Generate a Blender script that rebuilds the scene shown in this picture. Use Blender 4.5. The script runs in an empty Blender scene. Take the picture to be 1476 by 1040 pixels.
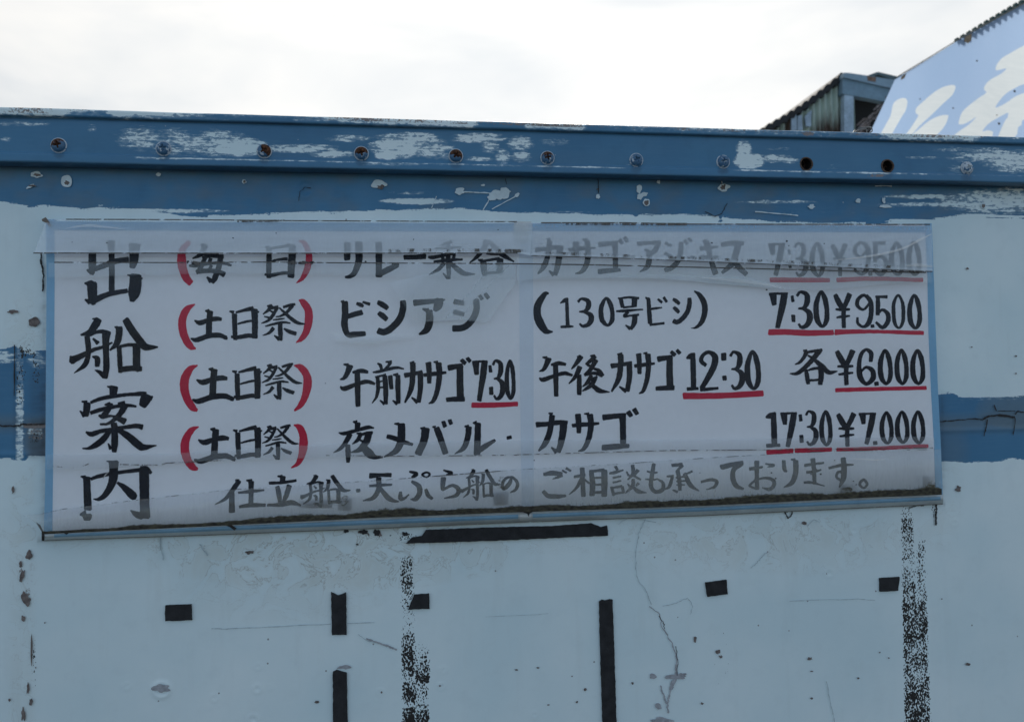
import bpy, bmesh, math, random
import numpy as np
from mathutils import Vector, Matrix

random.seed(7)
np.random.seed(7)
S = bpy.context.scene
COL = S.collection

# ------------------------------------------------------------------ camera
PW, PH = 1476.0, 1040.0
FPX, YAW, PIT, ROL, CAMD, EYE = 1141.53, -0.135227, 0.035376, -0.016624, 1.5, 1.55
def _rot():
    ca, sa, cb, sb, cc, sc = math.cos(YAW), math.sin(YAW), math.cos(PIT), math.sin(PIT), math.cos(ROL), math.sin(ROL)
    yaw = np.array([[ca, -sa, 0], [sa, ca, 0], [0, 0, 1]])
    base = np.array([[1, 0, 0], [0, 0, -1], [0, 1, 0]], float)
    pit = np.array([[1, 0, 0], [0, cb, -sb], [0, sb, cb]])
    rol = np.array([[cc, -sc, 0], [sc, cc, 0], [0, 0, 1]])
    return yaw @ base @ pit @ rol
RM = _rot()
CP = np.array([0.0, -CAMD, EYE])
cam_data = bpy.data.cameras.new('camera')
cam = bpy.data.objects.new('camera', cam_data)
COL.objects.link(cam)
M4 = Matrix([list(RM[0]) + [CP[0]], list(RM[1]) + [CP[1]], list(RM[2]) + [CP[2]], [0, 0, 0, 1]])
cam.matrix_world = M4
cam_data.sensor_width = 36.0
cam_data.sensor_fit = 'HORIZONTAL'
cam_data.lens = 36.0 * FPX / PW
cam_data.clip_start = 0.02
cam_data.clip_end = 3000.0
cam_data.dof.use_dof = True
cam_data.dof.focus_distance = 1.52
cam_data.dof.aperture_fstop = 5.6
S.camera = cam

# ------------------------------------------------------------------ sky, sun, exposure
SUN_EL, SUN_AZ = math.radians(33.0), math.radians(12.0)      # behind the steel wall
sun_dir = Vector((math.sin(SUN_AZ) * math.cos(SUN_EL), math.cos(SUN_AZ) * math.cos(SUN_EL), math.sin(SUN_EL)))
world = bpy.data.worlds.new('World')
S.world = world
world.use_nodes = True
wt = world.node_tree
wt.nodes.clear()
def wn(t, **k):
    n = wt.nodes.new(t)
    for a, v in k.items(): setattr(n, a, v)
    return n
sky = wn('ShaderNodeTexSky', sky_type='NISHITA')
sky.sun_disc = False
sky.sun_elevation = SUN_EL
sky.sun_rotation = SUN_AZ
sky.air_density = 1.0; sky.dust_density = 1.2; sky.ozone_density = 2.0
tc = wn('ShaderNodeTexCoord')
mp = wn('ShaderNodeMapping'); mp.inputs['Scale'].default_value = (1.0, 1.0, 3.2)
nz = wn('ShaderNodeTexNoise'); nz.inputs['Scale'].default_value = 2.1; nz.inputs['Detail'].default_value = 5; nz.inputs['Roughness'].default_value = .55; nz.inputs['Distortion'].default_value = .4
wt.links.new(tc.outputs['Generated'], mp.inputs['Vector']); wt.links.new(mp.outputs[0], nz.inputs['Vector'])
# thin cloud: thick towards the sun side, broken on the other
dotn = wn('ShaderNodeVectorMath', operation='DOT_PRODUCT'); dotn.inputs[1].default_value = sun_dir
wt.links.new(tc.outputs['Generated'], dotn.inputs[0])
glow = wn('ShaderNodeMapRange'); glow.inputs['From Min'].default_value = -1.0; glow.inputs['From Max'].default_value = 1.0
glow.inputs['To Min'].default_value = 0.0; glow.inputs['To Max'].default_value = 1.0
wt.links.new(dotn.outputs['Value'], glow.inputs['Value'])
pw = wn('ShaderNodeMath', operation='POWER'); pw.inputs[1].default_value = 2.2
wt.links.new(glow.outputs[0], pw.inputs[0])
cb = wn('ShaderNodeMath', operation='MULTIPLY_ADD'); cb.inputs[1].default_value = 3.7; cb.inputs[2].default_value = 2.3
wt.links.new(pw.outputs[0], cb.inputs[0])
nr = wn('ShaderNodeMapRange'); nr.inputs['From Min'].default_value = .35; nr.inputs['From Max'].default_value = .68
nr.inputs['To Min'].default_value = 0.78; nr.inputs['To Max'].default_value = 1.02
wt.links.new(nz.outputs['Fac'], nr.inputs['Value'])
cm = wn('ShaderNodeMath', operation='MULTIPLY'); wt.links.new(cb.outputs[0], cm.inputs[0]); wt.links.new(nr.outputs[0], cm.inputs[1])
ccol = wn('ShaderNodeMixRGB', blend_type='MULTIPLY'); ccol.inputs['Fac'].default_value = 1.0
ctint = wn('ShaderNodeMixRGB'); ctint.inputs['Color1'].default_value = (.95, .985, 1.01, 1); ctint.inputs['Color2'].default_value = (1.0, .985, .955, 1)
tr_ = wn('ShaderNodeMapRange'); tr_.inputs['From Min'].default_value = .4; tr_.inputs['From Max'].default_value = .62
wt.links.new(nz.outputs['Fac'], tr_.inputs['Value']); wt.links.new(tr_.outputs[0], ctint.inputs['Fac']); wt.links.new(ctint.outputs[0], ccol.inputs['Color1'])
wt.links.new(cm.outputs[0], ccol.inputs['Color2'])
cov = wn('ShaderNodeMath', operation='MULTIPLY_ADD'); cov.inputs[1].default_value = 1.0; cov.inputs[2].default_value = 0.12
wt.links.new(pw.outputs[0], cov.inputs[0])
cov2 = wn('ShaderNodeMath', operation='MULTIPLY'); cov2.use_clamp = True
wt.links.new(cov.outputs[0], cov2.inputs[0])
nr2 = wn('ShaderNodeMapRange'); nr2.inputs['From Min'].default_value = .3; nr2.inputs['From Max'].default_value = .6
nr2.inputs['To Min'].default_value = 0.9; nr2.inputs['To Max'].default_value = 1.6
wt.links.new(nz.outputs['Fac'], nr2.inputs['Value']); wt.links.new(nr2.outputs[0], cov2.inputs[1])
mixw = wn('ShaderNodeMixRGB'); wt.links.new(cov2.outputs[0], mixw.inputs['Fac'])
wt.links.new(sky.outputs[0], mixw.inputs['Color1']); wt.links.new(ccol.outputs[0], mixw.inputs['Color2'])
bg = wn('ShaderNodeBackground'); bg.inputs['Strength'].default_value = 0.15
wt.links.new(mixw.outputs[0], bg.inputs['Color'])
wo = wn('ShaderNodeOutputWorld'); wt.links.new(bg.outputs[0], wo.inputs['Surface'])

sl = bpy.data.lights.new('sun', 'SUN'); sl.energy = 4.0; sl.angle = math.radians(8.0); sl.color = (1.0, .95, .88)
sun = bpy.data.objects.new('sun', sl); COL.objects.link(sun)
sun.rotation_euler = sun_dir.to_track_quat('Z', 'Y').to_euler(); sun.location = (0, 20, 20)
S.view_settings.view_transform = 'Standard'; S.view_settings.look = 'None'
S.view_settings.exposure = 0.36; S.view_settings.gamma = 1.0; S.view_settings.use_curve_mapping = False

# ------------------------------------------------------------------ measuring helpers
def ray(x, y):
    return RM @ np.array([(x - PW / 2) / FPX, -(y - PH / 2) / FPX, -1.0])
def at(x, y, Y=0.0):
    """point of the plane Y = const seen at photo position x, y"""
    d = ray(x, y)
    t = (Y - CP[1]) / d[1]
    return (CP[0] + t * d[0], Y, CP[2] + t * d[2])
def px(P):
    """photo position of an array of points (n,3)"""
    q = (np.asarray(P, float) - CP) @ RM
    return PW / 2 + FPX * q[:, 0] / -q[:, 2], PH / 2 - FPX * q[:, 1] / -q[:, 2]
def lerp(pts, x):
    pts = np.asarray(pts, float)
    return np.interp(x, pts[:, 0], pts[:, 1])
_rs = np.random.RandomState(11)
_T = _rs.rand(256, 256)
def vn(u, v):
    i, j = np.floor(u).astype(int), np.floor(v).astype(int)
    a, b = u - i, v - j
    a = a * a * (3 - 2 * a); b = b * b * (3 - 2 * b)
    t = lambda p, q: _T[p & 255, q & 255]
    return (t(i, j) * (1 - a) + t(i + 1, j) * a) * (1 - b) + (t(i, j + 1) * (1 - a) + t(i + 1, j + 1) * a) * b
def fbm(u, v, o=4):
    u = np.asarray(u, float); v = np.asarray(v, float)
    s, a, n = 0, .5, 0
    for k in range(o):
        s = s + a * vn(u * 2 ** k + 17.3 * k, v * 2 ** k + 5.1 * k); n += a; a *= .5
    return s / n

# ------------------------------------------------------------------ object helpers
def link(name, me, mat=None, parent=None, smooth=False):
    o = bpy.data.objects.new(name, me)
    COL.objects.link(o)
    if mat: me.materials.append(mat)
    if parent:
        o.parent = parent
        if parent.type == 'EMPTY': o.matrix_parent_inverse = Matrix.Translation(parent.location).inverted()
    if smooth:
        for p in me.polygons: p.use_smooth = True
    return o
def mesh(name, vs, fs, mat=None, parent=None, smooth=False):
    me = bpy.data.meshes.new(name)
    me.from_pydata([tuple(map(float, v)) for v in vs], [], fs)
    me.update()
    return link(name, me, mat, parent, smooth)
def attr(o, name, vals):
    a = o.data.attributes.new(name, 'FLOAT', 'POINT')
    a.data.foreach_set('value', np.asarray(vals, np.float32).ravel())
def empty(name, loc=(0, 0, 0)):
    o = bpy.data.objects.new(name, None); COL.objects.link(o); o.location = loc
    return o
def tag(o, label, cat, group=None):
    o['label'] = label; o['category'] = cat
    if group: o['group'] = group
    return o
def grid_mesh(name, P, mat, parent=None, smooth=True, flip=False, drop=None):
    """P: (rows, cols, 3)"""
    r, c = P.shape[:2]
    idx = np.arange(r * c).reshape(r, c)
    a, b, d, e = idx[:-1, :-1].ravel(), idx[:-1, 1:].ravel(), idx[1:, 1:].ravel(), idx[1:, :-1].ravel()
    F = np.stack([a, e, d, b] if not flip else [a, b, d, e], 1)
    if drop is not None: F = F[~drop[:-1, :-1].ravel()]
    me = bpy.data.meshes.new(name)
    me.vertices.add(r * c); me.vertices.foreach_set('co', P.reshape(-1, 3).astype(np.float32).ravel())
    n = len(F)
    me.loops.add(n * 4); me.loops.foreach_set('vertex_index', F.astype(np.int32).ravel())
    me.polygons.add(n); me.polygons.foreach_set('loop_start', np.arange(0, n * 4, 4, dtype=np.int32))
    me.polygons.foreach_set('loop_total', np.full(n, 4, np.int32))
    me.update(calc_edges=True); me.validate()
    if smooth: me.polygons.foreach_set('use_smooth', np.ones(n, bool))
    return link(name, me, mat, parent)
def box(name, x0, x1, y0, y1, z0, z1, mat, parent=None, bevel=0.0):
    bm = bmesh.new()
    bmesh.ops.create_cube(bm, size=1.0)
    for v in bm.verts:
        v.co = Vector((x0 if v.co.x < 0 else x1, y0 if v.co.y < 0 else y1, z0 if v.co.z < 0 else z1))
    if bevel: bmesh.ops.bevel(bm, geom=bm.edges[:], offset=bevel, segments=2, affect='EDGES')
    me = bpy.data.meshes.new(name); bm.to_mesh(me); bm.free()
    return link(name, me, mat, parent)

# ------------------------------------------------------------------ materials
class NT:
    def __init__(s, name):
        s.m = bpy.data.materials.new(name); s.m.use_nodes = True
        s.t = s.m.node_tree; s.t.nodes.clear()
        s.out = s.t.nodes.new('ShaderNodeOutputMaterial')
    def n(s, t, ins=None, **k):
        nd = s.t.nodes.new(t)
        for a, v in k.items(): setattr(nd, a, v)
        for a, v in (ins or {}).items(): s.set(nd.inputs[a], v)
        return nd
    def set(s, sock, v):
        if isinstance(v, bpy.types.NodeSocket): s.t.links.new(v, sock)
        else:
            if isinstance(v, tuple) and len(v) == 3 and sock.type == 'RGBA': v = v + (1,)
            sock.default_value = v
    def math(s, op, a, b=0.0, c=None, clamp=False):
        nd = s.n('ShaderNodeMath', {0: a, 1: b}, operation=op, use_clamp=clamp)
        if c is not None: s.set(nd.inputs[2], c)
        return nd.outputs[0]
    def step(s, v, lo, hi, a=0.0, b=1.0):
        nd = s.n('ShaderNodeMapRange', {'Value': v, 'From Min': lo, 'From Max': hi, 'To Min': a, 'To Max': b})
        return nd.outputs[0]
    def mix(s, f, a, b, mode='MIX'):
        nd = s.n('ShaderNodeMixRGB', {'Fac': f, 'Color1': a, 'Color2': b}, blend_type=mode)
        return nd.outputs[0]
    def attr(s, name):
        return s.n('ShaderNodeAttribute', attribute_name=name).outputs['Fac']
    def coord(s, scale=(1, 1, 1), loc=(0, 0, 0)):
        t = s.n('ShaderNodeTexCoord')
        return s.n('ShaderNodeMapping', {'Vector': t.outputs['Object'], 'Scale': scale, 'Location': loc}).outputs[0]
    def noise(s, vec, scale, detail=5, rough=.55, dist=0.0):
        return s.n('ShaderNodeTexNoise', {'Vector': vec, 'Scale': scale, 'Detail': detail, 'Roughness': rough, 'Distortion': dist}).outputs['Fac']
    def bump(s, h, strength=.3, dist=.001):
        return s.n('ShaderNodeBump', {'Height': h, 'Strength': strength, 'Distance': dist}).outputs[0]
    def bsdf(s, **k):
        nd = s.n('ShaderNodeBsdfPrincipled')
        for a, v in k.items(): s.set(nd.inputs[a.replace('_', ' ')], v)
        return nd
    def done(s, sh):
        s.t.links.new(sh if isinstance(sh, bpy.types.NodeSocket) else sh.outputs[0], s.out.inputs[0]); return s.m

def simple(name, col, rough=.6, metal=0.0, var=.12, scale=30, bump=.15, spec=.5):
    q = NT(name); c = q.coord()
    n1 = q.noise(c, scale, 6)
    n2 = q.noise(c, scale * 9, 4)
    f = q.step(q.math('ADD', n1, q.math('MULTIPLY', n2, .5)), .5, 1.0)
    dark = tuple(v * (1 - var * 1.6) for v in col); light = tuple(min(1, v * (1 + var)) for v in col)
    b = q.bsdf(Base_Color=q.mix(f, dark, light), Roughness=rough, Metallic=metal, Normal=q.bump(n2, bump, .0008))
    b.inputs['Specular IOR Level'].default_value = spec
    return q.done(b)

def weathered():
    """old white steel paint with a blue coat brushed over it; masks come from the surface, fine detail from noise"""
    q = NT('weathered_paint')
    c = q.coord()
    cs = q.coord((.35, 1, 1.25))
    cst = q.coord((.13, 1, 1.6), (3, 1, 2))
    nA = q.noise(cs, 55, 8, .62)
    nB = q.noise(cst, 130, 7, .68)
    nC = q.noise(c, 260, 5, .6)
    nL = q.noise(c, 4.2, 4, .5)
    nM = q.noise(c, 22, 6, .6)
    # white coat
    white = q.mix(q.step(nL, .35, .7), (.69, .83, .85), (.81, .91, .91))
    white = q.mix(q.math('MULTIPLY', q.step(nM, .52, .75), .22), white, (.58, .68, .69))
    cx_ = q.n('ShaderNodeTexCoord'); sxyz = q.n('ShaderNodeSeparateXYZ', {0: cx_.outputs['Object']})
    # fine specks and pin holes
    vor = q.n('ShaderNodeTexVoronoi', {'Vector': c, 'Scale': 48.0, 'Randomness': 1.0})
    rnd = q.n('ShaderNodeSeparateColor', {0: vor.outputs['Color']})
    speck = q.math('MULTIPLY', q.math('LESS_THAN', vor.outputs['Distance'], q.math('MULTIPLY', rnd.outputs[1], .085)), q.math('GREATER_THAN', rnd.outputs[0], .86))
    white = q.mix(q.math('MULTIPLY', speck, .75), white, (.16, .13, .12))
    # long soft water stains and grey streaks
    cv = q.coord((1.0, 1, .12), (1, 0, 4))
    st = q.step(q.noise(cv, 26, 5, .6), .56, .78)
    white = q.mix(q.math('MULTIPLY', st, q.math('ADD', q.math('MULTIPLY', q.attr('grime'), .12), .09)), white, (.34, .33, .29))
    # grime: yellow-brown film with tide lines
    tide = q.noise(c, 17, 6, .6, 1.2)
    lines = q.step(q.math('ABSOLUTE', q.math('SUBTRACT', tide, .5)), 0.0, .013, 1.0, 0.0)
    g = q.attr('grime')
    white = q.mix(q.math('MULTIPLY', g, q.step(tide, .4, .62, .05, .5)), white, (.60, .62, .55))
    white = q.mix(q.math('MULTIPLY', q.math('MULTIPLY', g, lines), .6), white, (.30, .27, .21))
    # woven glue marks
    w1 = q.n('ShaderNodeTexVoronoi', {'Vector': c, 'Scale': 420.0, 'Randomness': .35})
    weave = q.math('LESS_THAN', w1.outputs['Distance'], q.math('MULTIPLY', q.attr('glue'), q.step(nM, .35, .65, .1, .75)))
    white = q.mix(q.math('MULTIPLY', weave, .6), white, (.42, .37, .27))
    # dirt, with painted shade in the same mask
    dirt_shade = q.attr('dirt_shade')
    white = q.mix(q.math('MULTIPLY', dirt_shade, q.step(nA, .3, .7, .2, 1.0), clamp=True), white, (.07, .07, .065))
    # blue coat
    blue = q.mix(q.step(nL, .3, .7), (.042, .170, .315), (.060, .215, .37))
    blue = q.mix(q.math('MULTIPLY', q.step(nB, .5, .8), .35), blue, (.10, .27, .42))
    blue = q.mix(q.math('MULTIPLY', q.step(nM, .55, .75), .35), blue, (.045, .145, .25))
    blue = q.mix(q.math('MULTIPLY', speck, .7), blue, (.5, .55, .58))
    dull = q.attr('dull')
    blue = q.mix(q.math('MULTIPLY', dull, .85), blue, q.mix(nA, (.10, .15, .18), (.15, .22, .27)))
    blue = q.mix(q.math('MULTIPLY', dirt_shade, q.step(nA, .3, .7, .3, 1.0), clamp=True), blue, (.02, .02, .022))
    edge = q.math('ADD', q.attr('blue'), q.math('ADD', q.math('MULTIPLY', q.math('SUBTRACT', nC, .5), 5.0), q.math('MULTIPLY', q.math('SUBTRACT', nB, .5), 14.0)))
    isb = q.step(edge, -.25, .25)
    nD = q.noise(q.n('ShaderNodeVectorRotate', {'Vector': q.coord((.45, 1, 1.1), (9, 3, 1)), 'Angle': -.22, 'Axis': (0, 1, 0)}).outputs[0], 165, 6, .66, .25)
    nsum = q.math('ADD', q.math('MULTIPLY', nB, .45), q.math('ADD', q.math('MULTIPLY', nA, .18), q.math('MULTIPLY', nD, .51)))
    nsum = q.math('MULTIPLY_ADD', nsum, 1.9, -.52)
    dry_glint = q.math('SUBTRACT', q.attr('dry_glint'), nsum)
    bare = q.step(dry_glint, -.035, .02)
    half = q.math('MULTIPLY', q.step(dry_glint, -.20, .02, 0, .48), q.math('MULTIPLY', q.attr('dry_glint'), 1.5, clamp=True))
    isb2 = q.math('MULTIPLY', isb, q.math('SUBTRACT', 1.0, q.math('MAXIMUM', bare, half)))
    col = q.mix(isb2, white, blue)
    # exposed rusty metal
    rm = q.step(q.math('SUBTRACT', q.attr('rust'), q.math('ADD', q.math('MULTIPLY', nC, .5), q.math('MULTIPLY', nA, .5))), -.03, .04)
    col = q.mix(rm, col, q.mix(nC, (.16, .12, .10), (.34, .31, .30)))
    # black tape remains
    cr = q.coord((1.5, 1, .95), (7, 3, 1))
    nR = q.noise(q.n('ShaderNodeVectorRotate', {'Vector': cr, 'Angle': .6, 'Axis': (0, 1, 0)}).outputs[0], 190, 4, .62, .3)
    nR2 = q.noise(c, 38, 3, .5)
    vr = q.n('ShaderNodeTexVoronoi', {'Vector': q.n('ShaderNodeVectorRotate', {'Vector': q.coord((1.25, 1, .8), (7, 3, 1)), 'Angle': .6, 'Axis': (0, 1, 0)}).outputs[0], 'Scale': 300.0, 'Randomness': 1.0})
    res = q.step(q.math('SUBTRACT', q.math('MULTIPLY_ADD', q.attr('tape'), 1.75, -.46), q.math('ADD', vr.outputs['Distance'], q.math('ADD', q.math('MULTIPLY_ADD', nR, 1.3, -.65), q.math('MULTIPLY_ADD', nR2, 1.0, -.5)))), -.04, .04)
    col = q.mix(res, col, (.022, .021, .020))
    h = q.math('ADD', q.math('MULTIPLY', isb2, .5), q.math('ADD', q.math('MULTIPLY', nC, .2), q.math('ADD', q.math('MULTIPLY', res, .5), q.math('MULTIPLY', nM, .8))))
    b = q.bsdf(Base_Color=col, Roughness=q.step(nM, .3, .7, .34, .52), Normal=q.bump(h, .35, .0007))
    b.inputs['Specular IOR Level'].default_value = .4
    return q.done(b)

def film(name, milk, tint=(.88, .93, .97), streak=0.0, gloss=.9, rough=.13, dirt_shade=False):
    """clear soft vinyl: mostly see-through, cloudy where old or doubled, or where sky reflection is painted in"""
    q = NT(name); c = q.coord()
    cs = q.coord((1, 1, .08)); n0 = q.noise(c, 7, 4, .55); n1 = q.noise(cs, 320, 3, .6)
    cl = q.noise(q.coord((.5, 1, 1.6), (2, 2, 2)), 9, 5, .6)
    m = q.math('ADD', q.math('MULTIPLY', q.attr('milk'), 1.0), 0.0)
    m = q.math('MULTIPLY', m, q.step(cl, .3, .7, .86, 1.12))
    if streak: m = q.math('ADD', m, q.math('MULTIPLY', q.step(n1, .45, .7), streak))
    m = q.math('MULTIPLY', m, milk, clamp=True)
    tr = q.n('ShaderNodeBsdfTransparent', {'Color': (.995, .998, 1.0)})
    df = q.n('ShaderNodeBsdfDiffuse', {'Color': tint})
    tl = q.n('ShaderNodeBsdfTranslucent', {'Color': tint})
    d2 = q.n('ShaderNodeMixShader', {0: .12, 1: df.outputs[0], 2: tl.outputs[0]})
    m1 = q.n('ShaderNodeMixShader', {0: m, 1: tr.outputs[0], 2: d2.outputs[0]})
    bmp = q.bump(n0, .25, .01)
    gl = q.n('ShaderNodeBsdfGlossy', {'Color': (1, 1, 1), 'Roughness': rough, 'Normal': bmp})
    lw = q.n('ShaderNodeFresnel', {'IOR': 1.45})
    f = q.math('MULTIPLY', lw.outputs[0], gloss, clamp=True)
    m2 = q.n('ShaderNodeMixShader', {0: f, 1: m1.outputs[0], 2: gl.outputs[0]})
    return q.done(m2.outputs[0])

def speckle(name, colA, colB, scale=150, stretch=(1, 1, 1), amp=1.0, soft=.05, rough=.85, key='dens'):
    """grime lying on the film, eaten away by noise where it is thin"""
    q = NT(name); c = q.coord(stretch)
    n1 = q.noise(c, scale, 6, .65); n2 = q.noise(c, scale * .22, 5, .6)
    v = q.math('SUBTRACT', q.attr(key), q.math('ADD', q.math('MULTIPLY', n1, .5 * amp), q.math('MULTIPLY', n2, .5 * amp)))
    a = q.step(v, -soft, soft)
    b = q.bsdf(Base_Color=q.mix(q.step(n1, .35, .65), colA, colB), Roughness=rough, Normal=q.bump(n1, .6, .002))
    tr = q.n('ShaderNodeBsdfTransparent')
    mx = q.n('ShaderNodeMixShader', {0: a, 1: tr.outputs[0], 2: b.outputs[0]})
    return q.done(mx.outputs[0])

PAINT = weathered()
def ink(name, a, b, spec=.5, rough=.35):
    q = NT(name); c = q.coord((3.0, 1, .35)); n = q.noise(c, 160, 4, .6); n2 = q.noise(q.coord(), 30, 4, .6)
    f = q.step(q.math('ADD', q.math('MULTIPLY', n, .6), q.math('MULTIPLY', n2, .4)), .5, .72)
    bs = q.bsdf(Base_Color=q.mix(f, a, b), Roughness=rough)
    bs.inputs['Specular IOR Level'].default_value = spec
    return q.done(bs)
BLACK = ink('black_sign_paint', (.006, .007, .013), (.020, .024, .038), .12, .5)
RED = ink('red_marker_paint', (.56, .008, .045), (.68, .03, .08), .2)
BOARD = simple('sign_board_white', (.86, .865, .885), .5, var=.03, scale=9, bump=.05)
BORDER = simple('sign_border_blue', (.20, .45, .66), .45, var=.06, scale=14, bump=.05)
TUBE = simple('pale_plastic_tube', (.52, .57, .57), .32, var=.12, scale=16, bump=.08)
TUBEBLUE = simple('tube_blue_core', (.21, .38, .51), .32, var=.12, scale=16, bump=.08)
TAPE = simple('black_cloth_tape', (.028, .028, .030), .75, var=.3, scale=60, bump=.5, spec=.3)
CLIP = simple('white_plastic_clip', (.62, .64, .62), .5, var=.1, scale=40)
# ------------------------------------------------------------------ ground
def ground():
    xs = np.linspace(-400, 400, 61); ys = np.linspace(-400, 400, 61)
    X, Y = np.meshgrid(xs, ys)
    Z = (fbm(X * .02, Y * .02, 3) - .5) * .06 - .03
    o = grid_mesh('ground', np.stack([X, Y, Z], 2), simple('old_asphalt', (.085, .083, .08), .9, var=.25, scale=3), flip=True)
    o['kind'] = 'structure'
ground()

# ------------------------------------------------------------------ steel container body
XL, XR, ZB = -2.3, 3.1, 0.32
ZTOP = EYE + .512
body = empty('storage_container', (.4, .6, 0))
tag(body, 'weathered white and blue steel container wall behind the hand-painted fishing boat price board', 'container')

# masks over the wall, in photo measures
TOPB = [(-900, 300), (0, 290), (27, 292.6), (43, 299), (60, 296), (79, 296.7), (103, 298.6), (130, 301), (144, 298), (190, 300), (236, 304), (271, 308.5), (312, 310), (352, 310), (400, 307), (421, 305), (461, 305), (478, 306.6), (510, 304), (553, 303), (610, 302), (637, 300), (665, 300), (705, 304.5), (780, 307.5), (814, 307), (868, 310), (912, 309), (916, 313), (921, 309), (990, 309), (1030, 311), (1037, 312), (1045, 313), (1112, 318.6), (1160, 320.7), (1266, 321), (1306, 314.5), (1333, 315), (1369, 312.6), (1401, 310), (1476, 314), (2600, 330)]
MUP = [(-900, 480), (0, 506), (14, 500), (22, 497), (34, 508), (45, 512), (62, 505), (500, 520), (1200, 565), (1350, 572), (1365, 567.5), (1376, 567.5), (1385, 570), (1400, 571.5), (1420, 572), (1440, 571), (1460, 570.5), (1476, 569), (2600, 580)]
MLO = [(-900, 655), (0, 661), (10, 659.5), (18, 663), (35, 664), (44, 657), (52, 656), (65, 656.5), (1358, 665), (1378, 664.5), (1393, 666.5), (1430, 665), (1446, 663), (1460, 660.5), (1476, 662), (2600, 675)]
def ell(U, V, cx, cy, rx, ry, s=1.0, p=1.0):
    r = ((U - cx) / rx) ** 2 + ((V - cy) / ry) ** 2
    return s * np.clip(1 - r, 0, 1) ** p
def band(V, a, b, soft=3.0):
    return np.clip((V - a) / soft, 0, 1) * np.clip((b - V) / soft, 0, 1)

def nonuni(a, b, fa, fb, fine, coarse):
    l = list(np.arange(a, fa, coarse)) + list(np.arange(fa, fb, fine)) + list(np.arange(fb, b, coarse)) + [b]
    return np.array(l)

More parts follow.
